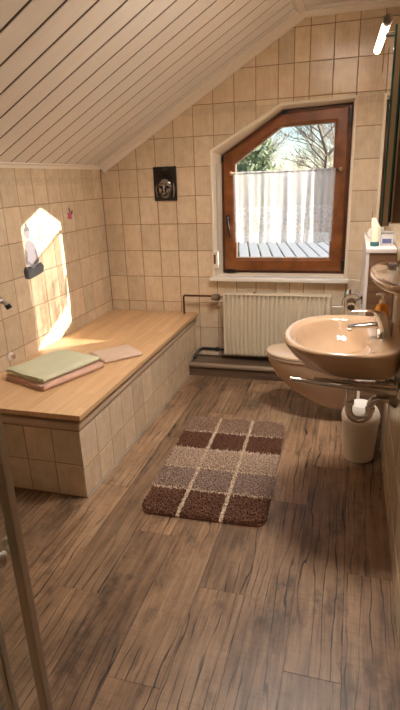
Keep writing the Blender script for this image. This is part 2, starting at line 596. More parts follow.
# ------------------------------------------------------------------ left wall (knee wall)
wl = MB().box((-0.12, YB, -0.10), (-0.002, 0.0, KZ + .06)).build('wall_left', M_GROUT_L)
tag(wl, 'low knee wall of beige tiles beside the covered tub', kind='structure')
lc = [0.0, 0.14] + [0.14 + 0.157 * k for k in range(1, 29)]
def pick_left(i, j):
    if j == len(lrows) - 2: return M_TILE_FL
lrows = [z for z in ROWS if 0.3 < z < 1.4] + [1.548]
lay_tiles(wl, (0, 0, 0), (0, -1, 0), (0, 0, 1), (1, 0, 0), lc[:22], lrows, pick=pick_left)

# ------------------------------------------------------------------ right wall, wall behind
wr = MB().box((XR + .002, YB, -0.10), (XR + .12, 0.0, RZ + .1)).build('wall_right', M_GROUT)
tag(wr, 'right hand tiled wall behind the washbasin and mirror cabinet', kind='structure')
rc = [0.0] + [0.12 + 0.15 * k for k in range(0, 19)]
lay_tiles(wr, (XR, 0, 0), (0, -1, 0), (0, 0, 1), (-1, 0, 0), rc, ROWS_B[:-1] + [RZ], region=[(0, 1, RZ)])
wk = MB().box((-0.12, YB - .12, -0.10), (XR + .12, YB, RZ + .1)).build('wall_rear', M_PLASTER)
tag(wk, 'plain cream plaster wall facing the window', kind='structure')

# ------------------------------------------------------------------ ceiling: sloped boards and flat strip
cm = MB()
o0 = Vector((0, 0, KZ))
cm.rings([[tuple(o0 - SLN * .14 + Vector((0, y, 0)) - SNRM * d) for d in (0.002, .10)] +
          [tuple(o0 + SL + Vector((0, y, 0)) - SNRM * d) for d in (.10, .002)] for y in (0.0, YB)])
cm.box((RX - .03, YB, RZ + .004), (XR + .12, 0.0, RZ + .10))
ce = cm.build('ceiling', M_GROOVE)
tag(ce, 'sloping ceiling of pale panelled boards rising to the right', kind='structure')
BW = 0.1455
bmesh_slope = None
yj = [0.0, -0.118] + [-0.118 - BW * k for k in range(1, 31)] + [YB]
for a, b in zip(yj[:-1], yj[1:]):
    W = a - b - 0.014
    if W < .02: continue
    def ring(s):
        p = o0 + SLN * s
        prof = [(-W / 2, -0.003), (-W / 2, -.0005), (-W / 2 + .003, 0.001), (W / 2 - .003, 0.001), (W / 2, -.0005), (W / 2, -0.003)]
        return [tuple(p + Vector((0, y, 0)) + SNRM * d) for y, d in prof]
    full = abs(W - BW + .014) < 1e-4
    if full and bmesh_slope:
        o = bpy.data.objects.new('ceiling_board', bmesh_slope); COL.objects.link(o)
    else:
        o = MB().rings([ring(0.0), ring(SLEN)]).build('ceiling_board', M_CEIL)
        if full: bmesh_slope = o.data
    o.location = (0, (a + b) / 2, 0)
    attach(o, ce)
flat_me = None
for a, b in zip(yj[:-1], yj[1:]):
    W = a - b - 0.014
    if W < .02: continue
    full = abs(W - BW + .014) < 1e-4
    if full and flat_me:
        o = bpy.data.objects.new('ceiling_board', flat_me); COL.objects.link(o)
    else:
        o = MB().box((RX + .01, -W / 2, RZ - .006), (XR, W / 2, RZ + .004)).build('ceiling_board', M_CEIL)
        if full: flat_me = o.data
    o.location = (0, (a + b) / 2, 0)
    attach(o, ce)

# mouldings
cove = [(0, 0), (0.052, 0), (0.050, 0.010), (0.034, 0.015), (0.024, 0.024), (0.015, 0.034), (0.010, 0.050), (0, 0.052)]
def sweep(name, p0, p1, u, v, prof, label):
    mb = MB(); p0, p1, u, v = Vector(p0), Vector(p1), Vector(u), Vector(v)
    mb.rings([[tuple(p + u * a + v * b) for a, b in prof] for p in (p0, p1)])
    o = mb.build(name, M_TRIM)
    tag(o, label, kind='structure')
    return o
g0 = o0 + SNRM * .001
sweep('trim_1', g0 + SLN * .01, g0 + SL - SLN * .0, (0, -1, 0), SNRM, cove, 'cream moulding along the gable edge of the sloping ceiling')
small = [(0, 0), (0.026, 0), (0.026, 0.006), (0.012, 0.014), (0.008, 0.030), (0, 0.030)]
sweep('trim_2', (0.0, 0, KZ + .012), (0.0, YB, KZ + .012), (1, 0, 0), (0, 0, -1), small, 'cream moulding where the knee wall meets the sloping ceiling')
sweep('trim_3', (RX, 0, RZ - .006), (XR, 0, RZ - .006), (0, -1, 0), (0, 0, -1), [(a * .6, b * .6) for a, b in cove], 'cream moulding along the flat ceiling above the window wall')
ridge = [(-.035, -.02), (.035, 0.0), (.035, .012), (.0, .018), (-.035, .0)]
sweep('trim_4', (RX, -0.0, RZ - .004), (RX, YB, RZ - .004), (1, 0, 0), (0, 0, -1), ridge, 'cream cover strip at the bend between slope and flat ceiling')

# ------------------------------------------------------------------ window
win = MB()
A = [(x, -0.010, z) for x, z in inset(REV, -0.004)]
A0 = [(x, 0.001, z) for x, z in inset(REV, -0.004)]
B = [(x, -0.013, z) for x, z in inset(REV, 0.006)]
C = [(x, -0.008, z) for x, z in inset(REV, 0.013)]
D = [(x, 0.098, z) for x, z in INN]
Eo = [(x, 0.135, z) for x, z in inset(REV, -0.0005)]
win.rings([A0, A, B, C, D, [(x, 0.135, z) for x, z in INN], Eo, A0], True, False, False)
w1 = win.build('window_1', M_PLASTER)
tag(w1, 'brown wooden five-sided window with clipped corner and cream reveal', kind='structure')

def ring_frame(name, outer, inner, y0, y1, mat, parent, bev=0.006):
    """polygonal frame between two outlines, front at y0, back at y1, one mesh per frame"""
    mb = MB()
    o1 = [(x, z) for x, z in outer]; i1 = [(x, z) for x, z in inner]
    R = [[(x, y1, z) for x, z in o1], [(x, y0 + bev, z) for x, z in o1], [(x, y0, z) for x, z in inset(o1, bev)],
         [(x, y0, z) for x, z in inset(i1, -bev * 2)], [(x, y0 + bev, z) for x, z in inset(i1, -bev)], [(x, y0 + bev * 1.2, z) for x, z in i1], [(x, y1, z) for x, z in i1]]
    R.append(R[0])
    mb.rings(R, True, False, False)
    return mb.build(name, mat, parent)
ring_frame('frame', INN, inset(INN, 0.034), 0.090, 0.134, M_FRAME_H, w1)
SO = inset(INN, 0.022)
sash = ring_frame('sash', SO, GLA, 0.066, 0.128, M_FRAME, w1, 0.009)
# pane with sealing strip
gb = MB().prism(inset(GLA, -0.004), (0, 0, 0), (1, 0, 0), (0, 0, 1), (0, 1, 0), 0.108, 0.112)
gb.build('pane', M_GLASS, sash)
ring_frame('glazing_seal', inset(GLA, -0.002), inset(GLA, 0.006), 0.100, 0.108, newmat('pale_seal', (196, 190, 178), .5), sash, 0.0015)
# handle on the left stile
h = MB()
h.box((0.966, 0.056, 1.115), (0.992, 0.067, 1.185), .003)
h.tube([(0.979, 0.060, 1.165), (0.979, 0.030, 1.165), (0.981, 0.022, 1.158), (0.990, 0.020, 1.10), (1.004, 0.020, 1.03)], [.009, .009, .009, .009, .008], 8)
h.build('window_handle', M_BLACK, sash, 40)
for (x, z, dx, dz) in ((0.948, 1.575, .010, .022), (1.385, 1.853, .022, .010), (1.822, 1.80, .009, .05), (1.820, 0.82, .009, .035), (0.99, 0.768, .04, .009)):
    MB().box((x - dx, 0.058, z - dz), (x + dx, 0.092, z + dz), .003).build('hinge', M_BLACK, w1)
# sill
sb = MB().box((0.858, -0.068, 0.712), (1.866, 0.100, 0.739), .005)
ob = sb.build('window_sill', M_MARBLE, w1, 40, label='white stone sill')
# strap winder in the left reveal
stw = thing('shutter_strap_winder', 'cream shutter strap winder box with brown slot in the window reveal', 'strap winder', (0.897, 0.03, 0.775))
MB().box((0.882, -0.020, 0.800), (0.916, 0.055, 0.925), .004).build('cover', M_WHITEPL, stw)
MB().box((0.8815, -0.0215, 0.835), (0.897, -0.0175, 0.905)).build('slot', M_FRAME_H, stw)
MB().box((0.905, 0.020, 0.922), (0.909, 0.040, 1.55)).build('strap', newmat('strap_webbing', (214, 200, 178), .8), stw)

# curtain and rod
rod = thing('curtain_rod', 'thin dark curtain rod with round wooden end knobs on the sash', 'curtain rod', (1.39, 0.045, 1.474))
MB().tube([(1.005, 0.045, 1.474), (1.782, 0.045, 1.476)], .0042, 8).build('rod', M_BLACK, rod, 40)
for x in (1.010, 1.776):
    MB().lathe([(.005, .066), (.006, .052), (.013, .047), (.015, .040), (.012, .032), (.004, .029)], (x, 0, 1.475), 12, 'Y').build('end_knob', newmat('knob_wood', (176, 132, 92), .4), rod, 40)
cu = MB()
NX, NZ = 150, 26
rows = []
for k in range(NZ + 1):
    t = k / NZ
    row = []
    for i in range(NX + 1):
        s = i / NX
        x = 1.028 + (1.742 - 1.028) * s + 0.010 * math.sin(s * 47 + 1.3) * t
        amp = 0.004 + 0.009 * t
        y = 0.036 + amp * (math.sin(s * 40 + 1.8 * math.sin(s * 9)) + 0.4 * math.sin(s * 83 + t * 1.2)) * (1 if t > 0.03 else .5)
        z = 1.484 - 0.497 * t - (0.006 * math.sin(s * 80) if k == NZ else 0)
        row.append((x, y, z))
    rows.append(row)
cu.rings(rows, False, False, False)
cur = cu.build('cafe_curtain', M_CURTAIN, None, 180, loc=(1.385, 0.036, 1.484))
tag(cur, 'white lace cafe curtain hanging across the window on a rod', 'curtain')

# ------------------------------------------------------------------ plinth along the back wall
pl = thing('pipe_ledge', 'low boxed ledge of brown laminate under the radiator', 'ledge', (1.4, -0.12, 0))
MB().box((0.716, -0.222, 0.0), (XR - .002, -0.002, 0.088)).build('box', M_PLINTHW, pl)
MB().box((0.716, -0.238, 0.072), (XR - .002, -0.200, 0.104), .010).build('nosing', M_ALU, pl, 60, label='lighter rounded edge strip')
MB().box((0.716, -0.205, 0.088), (XR - .002, -0.002, 0.098)).build('top_board', M_PLINTHW, pl)

# ------------------------------------------------------------------ tiled tub surround
BX, BY = 0.713, -1.905
ts = thing('tiled_tub_surround', 'beige tiled bathtub surround beneath the wooden cover', 'bathtub', (BX / 2, BY / 2, 0))
MB().box((0.004, BY + .002, 0.0), (BX - .002, -0.004, 0.362)).build('core', M_GROUT_L, ts)
fc = [0.0, 0.14] + [0.161 + 0.0] 
fcols = [1.905, 1.744, 1.592, 1.441, 1.290, 1.139, 0.988, 0.837, 0.686, 0.535, 0.384, 0.233, 0.082, 0.002][::-1]
lay_tiles(ts, (BX, 0, 0), (0, -1, 0), (0, 0, 1), (1, 0, 0), fcols, [0.004, 0.157, 0.360])
ecols = [0.002, 0.112, 0.262, 0.412, 0.562, 0.711]
lay_tiles(ts, (0, BY, 0), (1, 0, 0), (0, 0, 1), (0, -1, 0), ecols, [0.004, 0.180, 0.360])
MB().box((0.004, BY - .004, 0.362), (BX + .008, -0.004, 0.405), .010).build('tub_rim', M_CERAM_L, ts, 60, label='rounded beige enamel rim')
MB().tube([(BX + .003, BY, .003), (BX + .003, -.24, .003)], .004, 6).build('silicone_joint', newmat('grey_silicone', (176, 170, 164), .5), ts, 60)

slab = thing('wooden_tub_cover', 'light beech board cover lying on the tiled tub', 'board', (BX / 2, BY / 2, 0.405))
MB().box((0.004, BY - .018, 0.424), (0.737, -0.004, 0.451), .003).build('board', M_SLAB, slab)
for y in (BY + .06, -1.0, -.12):
    MB().box((0.03, y - .02, 0.405), (0.716, y + .02, 0.424)).build('batten', M_FRAME_H, slab)

# ------------------------------------------------------------------ towels
def rounded_slab(mb, L, W, H, cx, cy, z0, seed, nx=26, ny=20, fold=True):
    rings = []
    nb = 8
    # cross-section loops around the short direction, swept along L with end rounding
    for i in range(nx + 1):
        s = -1 + 2 * i / nx
        ex = abs(s)
        shrink = (1 - max(0, (ex - .93) / .07) ** 2 * .65)
        loop = []
        M_ = 36
        for k in range(M_):
            a = 2 * math.pi * k / M_
            ca, sa = math.cos(a), math.sin(a)
            px = math.copysign(abs(ca) ** (2 / 9.0), ca) * W / 2
            pz = math.copysign(abs(sa) ** (2 / 3.0), sa) * H / 2 * shrink
            x = cx + s * L / 2 + 0.004 * noise.noise(Vector((px * 9, s * 2, seed)))
            y = cy + px + 0.004 * noise.noise(Vector((s * 4, seed, 2)))
            z = z0 + H / 2 + pz + (0.006 * noise.noise(Vector((x * 9, y * 9, seed * 3.1))) if sa > .2 else 0)
            loop.append((x, y, z))
        rings.append(loop)
    mb.rings(rings)

def towel(name, label, mat, L, W, layers, loc, rz, hl=0.016):
    mb = MB()
    z = 0.0
    for k in range(layers):
        rounded_slab(mb, L - .006 * (k % 2), W - .008 * ((k + 1) % 2), hl + .002, 0, .002 * (-1) ** k, z, k * 3.3 + L * 10)
        z += hl - .001
    # rolled fold joining the layers along one long side
    rr = z / 2
    mb.tube([(-L / 2 + .008 + (L - .016) * i / 12, -W / 2 + .003, rr + .001) for i in range(13)], rr * .96, 10)
    o = mb.build(name, mat, None, 60)
    o.location = loc; o.rotation_euler = (0, 0, rz)
    tag(o, label, 'towel')
    return o
towel('folded_towel', 'rose pink folded towel under the sage green one', M_TPINK, 0.42, 0.315, 2, (0.335, -1.455, 0.451), math.radians(69), .017)
towel('folded_towel', 'sage green folded towel on top of the pink towel', M_TGREEN, 0.405, 0.30, 2, (0.325, -1.450, 0.4900), math.radians(71), .014)
towel('folded_towel', 'small pale rose folded towel lying flat on the board by itself', M_TBEIGE, 0.255, 0.225, 1, (0.535, -1.095, 0.451), math.radians(48), .020)

# ------------------------------------------------------------------ rug
def rug_mat():
    m = newmat('patchwork_pile', (120, 90, 75), 0.95)
    t = NT(m)
    tc = t.add('ShaderNodeTexCoord')
    sp = t.add('ShaderNodeSeparateXYZ'); t.link(tc.outputs['Object'], sp.inputs[0])
    x, y = sp.outputs[0], sp.outputs[1]
    base = None
    bands = [(-1.0, (138, 97, 76)), (-0.293, (180, 154, 140)), (-0.097, (216, 190, 168)), (0.100, (134, 91, 70)), (0.302, (180, 148, 126))]
    col = t.mix(0.0, bands[0][1], bands[0][1])
    for yb, c in bands[1:]:
        col = t.mix(t.math('GREATER_THAN', y, yb), col, c)
    line = None
    for a, b in ((y, -0.293), (y, -0.097), (y, 0.100), (y, 0.302), (x, -0.105), (x, 0.094)):
        l = t.math('LESS_THAN', t.math('ABSOLUTE', t.math('SUBTRACT', a, b)), 0.0095)
        line = l if line is None else t.math('MAXIMUM', line, l)
    n = t.noise(t.coords((1, 1, 1)), 90, 3, 0.7)
    hv = t.add('ShaderNodeHueSaturation')
    mr = t.add('ShaderNodeMapRange'); t.link(n, mr.inputs[0]); mr.inputs[1].default_value = .3; mr.inputs[2].default_value = .7
    mr.inputs[3].default_value = .62; mr.inputs[4].default_value = 1.3
    t.link(mr.outputs[0], hv.inputs['Value'])
    t.link(t.mix(line, col, (236, 216, 192)), hv.inputs['Color'])
    t.color(hv.outputs[0])
    return m
M_RUG = rug_mat()
rug = thing('bath_rug', 'brown patchwork bath rug with pale grid lines on the floor', 'rug', (1.275, -1.450, 0.0))
RW, RL = 0.580, 0.985
def rrect(w, l, r, n=6):
    out = []
    for cx, cy, a0 in ((w / 2 - r, l / 2 - r, 0), (-w / 2 + r, l / 2 - r, 90), (-w / 2 + r, -l / 2 + r, 180), (w / 2 - r, -l / 2 + r, 270)):
        for k in range(n + 1):
            a = math.radians(a0 + 90 * k / n)
            out.append((cx + r * math.cos(a), cy + r * math.sin(a)))
    return out
mb = MB().prism(rrect(RW, RL, .05), (0, 0, 0), (1, 0, 0), (0, 1, 0), (0, 0, 1), 0.0005, 0.009)
base = mb.build('backing', M_RUG)
base.parent = rug
tv, tf = [], []
rr_ = random.Random(3)
stp = 0.0062
ny_, nx_ = int(RL / stp), int(RW / stp)
for j in range(ny_):
    for i in range(nx_):
        x = -RW / 2 + (i + .5 + rr_.uniform(-.45, .45)) * RW / nx_
        y = -RL / 2 + (j + .5 + rr_.uniform(-.45, .45)) * RL / ny_
        ax, ay = abs(x) - (RW / 2 - .05), abs(y) - (RL / 2 - .05)
        if ax > 0 and ay > 0 and math.hypot(ax, ay) > .05: continue
        on_line = any(abs(y - q) < .0085 for q in (-.293, -.097, .100, .302)) or any(abs(x - q) < .0085 for q in (-.105, .094))
        hgt = rr_.uniform(.013, .024) * (0.62 if on_line else 1)
        r = rr_.uniform(.0035, .0055); a = rr_.uniform(0, 6.28)
        lx, ly = rr_.uniform(-.007, .007), rr_.uniform(-.007, .007)
        o = len(tv)
        for k in range(3):
            b = a + k * 2.094
            tv.append((x + r * math.cos(b), y + r * math.sin(b), .006))
        for k in range(3):
            b = a + k * 2.094 + .5
            tv.append((x + lx + r * .75 * math.cos(b), y + ly + r * .75 * math.sin(b), .006 + hgt))
        tf += [(o, o + 1, o + 4, o + 3), (o + 1, o + 2, o + 5, o + 4), (o + 2, o, o + 3, o + 5), (o + 3, o + 4, o + 5)]
pme_ = bpy.data.meshes.new('pile'); pme_.from_pydata(tv, [], tf); pme_.materials.append(M_RUG)
pile = bpy.data.objects.new('pile', pme_); COL.objects.link(pile); pile.parent = rug
pile['kind'] = 'stuff'
rug.rotation_euler = (0, 0, math.radians(2.0))

# ------------------------------------------------------------------ radiator
rad = thing('panel_radiator', 'cream ribbed panel radiator under the window', 'radiator', (1.363, -0.09, 0.15))
X0, X1, Z0, Z1 = 0.970, 1.757, 0.150, 0.625
prof = []
NR = 23
px = X0 + .012; step = (X1 - X0 - .024) / NR
pts = [(X0, -0.085), (X0, -0.112), (X0 + .006, -0.118)]
for k in range(NR):
    a = px + k * step
    pts += [(a + step * .12, -0.118), (a + step * .30, -0.096), (a + step * .55, -0.096), (a + step * .73, -0.118)]
pts += [(X1 - .006, -0.118), (X1, -0.112), (X1, -0.085)]
rings = []
for z, dd in ((Z0 + .030, 0), (Z0 + .036, 1), (Z1 - .036, 1), (Z1 - .030, 0)):
    rings.append([(x, (y if dd else min(y, -0.118) if x not in (X0, X1) and y < -.1 else y), z) for x, y in pts])
rings.insert(0, [(x, (-0.118 if -0.119 < y < -.1 else y), Z0) for x, y in pts])
rings.append([(x, (-0.118 if -0.119 < y < -.1 else y), Z1 - .003) for x, y in pts])
mb = MB().rings(rings, False, False, False)
mb.box((X0, -0.090, Z0), (X1, -0.084, Z1 - .004))
mb.build('front_panel', M_RAD, rad)
MB().box((X0 + .01, -0.060, Z0 + .005), (X1 - .01, -0.040, Z1 - .02)).build('rear_panel', M_RAD, rad)
MB().box((X0, -0.118, Z1 - .004), (X1, -0.036, Z1 + .003), .002).build('top_grille', M_RAD, rad)
for x in (X0, X1 - .004):
    MB().box((x, -0.114, Z0 + .002), (x + .004, -0.038, Z1 - .004)).build('side_cover', M_RAD, rad)
for x in (1.14, 1.58):
    MB().box((x - .012, -0.040, Z0 + .05), (x + .012, -0.001, Z1 - .05)).build('bracket', M_STEEL, rad)
MB().tube([(1.20, -0.075, Z1 + .002), (1.20, -0.075, Z1 + .014)], .010, 8).build('bleed_cap', M_STEEL, rad)

hp = thing('heating_pipe', 'thin dark copper pipe rising from the board to the radiator valve', 'pipe', (0.648, -0.08, 0.452))
MB().tube([(0.648, -0.080, 0.4525), (0.648, -0.080, 0.585), (0.650, -0.080, 0.595), (0.658, -0.080, 0.600), (0.90, -0.080, 0.600)], .0075, 10).build('pipe', M_COPPER, hp, 60)
vz = MB().lathe([(.010, -.045), (.022, -.043), (.026, -.030), (.026, 0.012), (.018, 0.020), (.012, 0.024), (.012, .05)], (0.918, -0.082, 0.592), 14, 'X')
vz.build('valve_head', M_STEEL, hp, 40)
MB().tube([(0.935, -0.082, 0.592), (0.972, -0.082, 0.592)], .010, 10).build('union_nut', M_COPPER, hp, 40)
lp = thing('return_pipe', 'black insulated pipe elbow from the tub to the radiator foot', 'pipe', (0.74, -0.08, 0.1))
MB().tube([(0.735, -0.150, 0.116), (0.745, -0.12, 0.140), (0.765, -0.085, 0.168), (0.79, -0.080, 0.176), (0.90, -0.080, 0.176)], .0125, 12).build('pipe', M_BLACK, lp, 60)
MB().tube([(0.895, -0.080, 0.176), (0.922, -0.080, 0.176), (0.925, -0.080, 0.176), (0.975, -0.080, 0.176)], [.017, .017, .010, .010], 12).build('valve', M_BLACK, lp, 40)

# ------------------------------------------------------------------ toilet
def egg(cx, cy, a, b, z, back, n=40, p=2.3):
    """outline pointing to -X: tip at cx-a, straight sides back to X=back"""
    out = []
    for i in range(n):
        t = -math.pi / 2 + math.pi * i / (n - 1)
        c, s = math.cos(t), math.sin(t)
        out.append((cx - a * abs(c) ** (2 / p), cy + b * math.copysign(abs(s) ** (2 / p), s), z))
    out += [(back, cy + b * .92, z), (back, cy - b * .92, z)]
    return out
to = thing('wall_hung_toilet', 'beige wall hung toilet with closed lid beneath the window', 'toilet', (1.75, -0.715, 0.06))
TY = -0.715
secs = [(1.86, .06, .080, .070), (1.84, .13, .115, .085), (1.81, .18, .140, .125), (1.785, .245, .160, .19), (1.768, .305, .174, .26), (1.757, .340, .181, .335), (1.755, .350, .182, .365), (1.755, .348, .182, .382)]
MB().rings([egg(cx, TY, a, b, z, XR - .003) for cx, a, b, z in secs]).build('bowl', M_CERAM, to, 50)
MB().rings([egg(1.755, TY, a, b, z, 2.0) for a, b, z in ((.345, .180, .384), (.356, .188, .387), (.356, .188, .398), (.346, .180, .400))]).build('seat', M_CERAM_L, to, 40)
MB().rings([egg(1.755, TY, a, b, z, 1.99) for a, b, z in ((.350, .184, .402), (.358, .190, .406), (.356, .188, .417), (.335, .170, .424), (.25, .12, .428), (.12, .05, .429))]).build('lid', M_CERAM_L, to, 50)
for dy in (-.07, .07):
    MB().lathe([(.014, -.02), (.014, .02)], (2.0, TY + dy, .414), 12, 'Y').build('lid_hinge', M_CERAM_L, to, 40)

# ------------------------------------------------------------------ narrow cabinet over the toilet
cb = thing('toilet_cabinet', 'narrow white edged brown cabinet standing behind the toilet', 'cabinet', (2.02, -0.70, 0))
CX0, CX1, CY0, CY1, CZ = 1.950, XR - .003, -1.105, -0.32, 1.090
for y in (CY0, CY1 - .018):
    s = MB().box((CX0 + .012, y, 0.0), (CX1, y + .018, CZ - .022)).build('side_panel', M_CABWOOD, cb)
    MB().box((CX0 - .004, y - .001, 0.0), (CX0 + .012, y + .024, CZ - .022), .002).build('white_edge', M_CABWHITE, s)
MB().box((CX0 - .006, CY0 - .004, CZ - .022), (CX1, CY1 + .004, CZ), .003).build('top', M_CABWHITE, cb)
MB().box((CX0 + .012, CY0 + .018, 0.56), (CX1, CY1 - .018, 0.578)).build('shelf', M_CABWOOD, cb)
d = MB()
# two doors with a long slotted grip
for a, b in ((CY0 + .026, -0.714), (-0.710, CY1 - .026)):
    gy = a + .055 if a < -.9 else b - .055
    m_ = MB()
    for pc in subtract(ccw([(a, .58), (b, .58), (b, CZ - .026), (a, CZ - .026)]), ccw([(gy - .016, .74), (gy + .016, .74), (gy + .016, .98), (gy - .016, .98)])):
        m_.prism(pc, (CX0, 0, 0), (0, 1, 0), (0, 0, 1), (1, 0, 0), -.004, .012)
    dr = m_.build('door', M_CABWHITE, cb)
    MB().box((CX0 + .008, gy - .018, .735), (CX0 + .016, gy + .018, .985)).build('grip_recess', M_STEEL, dr)
# toilet roll holder
th = thing('toilet_roll_holder', 'chrome covered toilet roll holder on the cabinet front', 'roll holder', (1.95, -1.0, 0.80))
cov = MB(); R = []
for y in (-1.055, -0.93):
    R.append([(1.893 + .052 * math.cos(math.radians(a)), y, .800 + .052 * math.sin(math.radians(a))) for a in range(10, 200, 15)] +
             [(1.893 + .049 * math.cos(math.radians(a)), y, .800 + .049 * math.sin(math.radians(a))) for a in range(190, 0, -15)])
cov.rings(R)
cov.build('cover', M_CHROME, th, 40)
MB().box((1.9405, -1.02, .79), (1.9455, -0.965, .83), .002).build('wall_plate', M_CHROME, th)
mb = MB(); n = 20
R = []
for r, y in ((.020, -.932), (.026, -.932), (.026, -1.05), (.019, -1.05), (.019, -.932)):
    R.append([(1.890 + r * math.cos(2 * math.pi * k / n), y, .778 + r * math.sin(2 * math.pi * k / n)) for k in range(n)])
mb.rings(R, True, False, False)
mb.build('cardboard_core', newmat('cardboard', (196, 164, 128), .8), th, 40)
MB().tube([(1.890, -1.062, .778), (1.890, -.925, .778), (1.905, -.915, .782), (1.941, -.915, .80)], .005, 8).build('bar', M_CHROME, th, 50)

# items on the cabinet
tu = thing('standing_tube', 'cream tube standing on its teal cap on the cabinet', 'tube', (1.985, -0.985, CZ))
MB().lathe([(.019, 0), (.021, .003), (.021, .020), (.019, .022)], (1.985, -1.000, CZ), 16).build('cap', newmat('teal_plastic', (30, 104, 110), .35), tu, 40)
R = []
for z, a, b in ((.022, .020, .020), (.05, .020, .019), (.09, .021, .013), (.125, .022, .006), (.138, .022, .0025)):
    R.append([(1.985 + a * math.cos(2 * math.pi * k / 16), -1.000 + b * math.sin(2 * math.pi * k / 16), CZ + z) for k in range(16)])
MB().rings(R).build('body', newmat('cream_tube', (232, 222, 196), .35), tu, 40)
bb = thing('toothbrush_cup', 'small clear cup with blue toothbrush behind the standing tube', 'cup', (2.005, -0.83, CZ))
MB().lathe([(.024, 0), (.026, .002), (.030, .075), (.028, .075), (.024, .004)], (2.005, -.83, CZ), 16).build('cup', newmat('frosted_cup', (214, 212, 206), .3), bb, 40)
br_ = MB().tube([(2.012, -.83, CZ + .006), (1.998, -.832, CZ + .11), (1.994, -.832, CZ + .17)], .005, 8)
br_.build('toothbrush', newmat('blue_plastic', (40, 60, 110), .35), bb, 40)
MB().box((1.982, -.836, CZ + .145), (1.992, -.826, CZ + .172)).build('bristles', newmat('pale_bristle', (176, 196, 214), .7), bb)
rl = MB()
rl.lathe([(.008, -.02), (.024, -.02), (.026, -.016), (.026, .016), (.024, .02), (.008, .02)], (1.982, -.62, CZ + .026), 18, 'Y', False, False)
rl.lathe([(.008, -.02), (.008, .02)], (1.982, -.62, CZ + .026), 18, 'Y', False, False)
tag(rl.build('bandage_roll', M_WHITEPL, None, 40), 'small white roll lying on the far end of the cabinet', 'roll')
bx = thing('clear_box', 'clear white and blue box standing on the cabinet against the wall', 'box', (2.045, -.95, CZ))
MB().box((2.016, -.985, CZ), (2.075, -.915, CZ + .058), .003).build('body', newmat('milky_plastic', (206, 200, 196), .2), bx)
MB().box((2.022, -.987, CZ + .012), (2.066, -.9845, CZ + .034)).build('label', newmat('blue_label', (92, 96, 140), .4), bx)
MB().box((2.014, -.987, CZ + .058), (2.077, -.913, CZ + .066), .002).build('lid', newmat('grey_lid', (150, 140, 134), .3), bx)

# ------------------------------------------------------------------ ceramic shelf over the basin
sh = MB()
def shelf_ring(k, z):
    out = []
    for i in range(33):
        t = -math.pi / 2 + math.pi * i / 32
        c, s = math.cos(t), math.sin(t)
        out.append((XR - .002 - .135 * k * abs(c) ** .8, -1.600 + .31 * (0.9 + .1 * k) * math.copysign(abs(s) ** .9, s), z))
    return out
sh.rings([shelf_ring(.55, 1.030), shelf_ring(.9, 1.034), shelf_ring(1.0, 1.046), shelf_ring(1.0, 1.058), shelf_ring(.95, 1.062), shelf_ring(.88, 1.052), shelf_ring(.2, 1.048)])
tag(sh.build('ceramic_shelf', M_CERAM, None, 50), 'beige ceramic wall shelf under the mirror cabinet', 'shelf')
sc_ = MB().box((2.035, -1.395, 1.0505), (2.068, -1.362, 1.064), .003)
tag(sc_.build('soap_sample', newmat('pale_blue_packet', (196, 206, 230), .4)), 'tiny pale blue packet lying on the ceramic shelf', 'packet')

# ------------------------------------------------------------------ washbasin
wbz = thing('washbasin', 'beige oval ceramic washbasin on the right wall', 'washbasin', (1.9, -1.65, 0.65))
WY, WX = -1.650, 1.862
def wring(cx, a, b, z, back, p=2.2, n=44, ab=None):
    """closed outline: superellipse towards -X, squarish towards the wall (x<=back)"""
    out = []
    for i in range(n):
        t = 2 * math.pi * i / n
        c, s = math.cos(t), math.sin(t)
        if c < 0:
            x = cx + a * math.copysign(abs(c) ** (2 / p), c)
            y = WY + b * math.copysign(abs(s) ** (2 / p), s)
        else:
            pp = 3.6
            x = cx + (back - cx) * abs(c) ** (2 / pp)
            y = WY + b * math.copysign(abs(s) ** (2 / pp), s)
        out.append((x, y, z))
    return out
BK = XR - .003
R = [wring(1.93, .10, .12, .660, BK - .04), wring(1.91, .15, .17, .672, BK - .02), wring(1.89, .195, .225, .705, BK), wring(1.875, .225, .265, .750, BK), wring(1.865, .242, .290, .788, BK),
     wring(1.862, .244, .295, .806, BK), wring(1.862, .239, .291, .816, BK), wring(1.862, .230, .283, .819, BK - .004), wring(1.862, .218, .271, .816, BK - .03)]
# bowl
def bring(cx, a, b, z, ar, n=44):
    out = []
    for i in range(n):
        t = 2 * math.pi * i / n
        c, s = math.cos(t), math.sin(t)
        k = a if c < 0 else ar
        out.append((cx + k * math.copysign(abs(c) ** (2 / 2.15), c), WY + b * math.copysign(abs(s) ** (2 / 2.15), s), z))
    return out
R += [bring(1.855, .196, .252, .810, .118), bring(1.855, .186, .243, .800, .108), bring(1.857, .172, .228, .775, .098), bring(1.862, .145, .195, .735, .086), bring(1.868, .10, .14, .706, .070), bring(1.872, .05, .07, .694, .045), bring(1.874, .022, .022, .690, .022)]
MB().rings(R).build('basin', M_CERAM, wbz, 60)
MB().lathe([(.021, .689), (.022, .694), (.016, .695), (.010, .693)], (1.874, WY, 0), 18).build('drain', M_CHROME, wbz, 40)
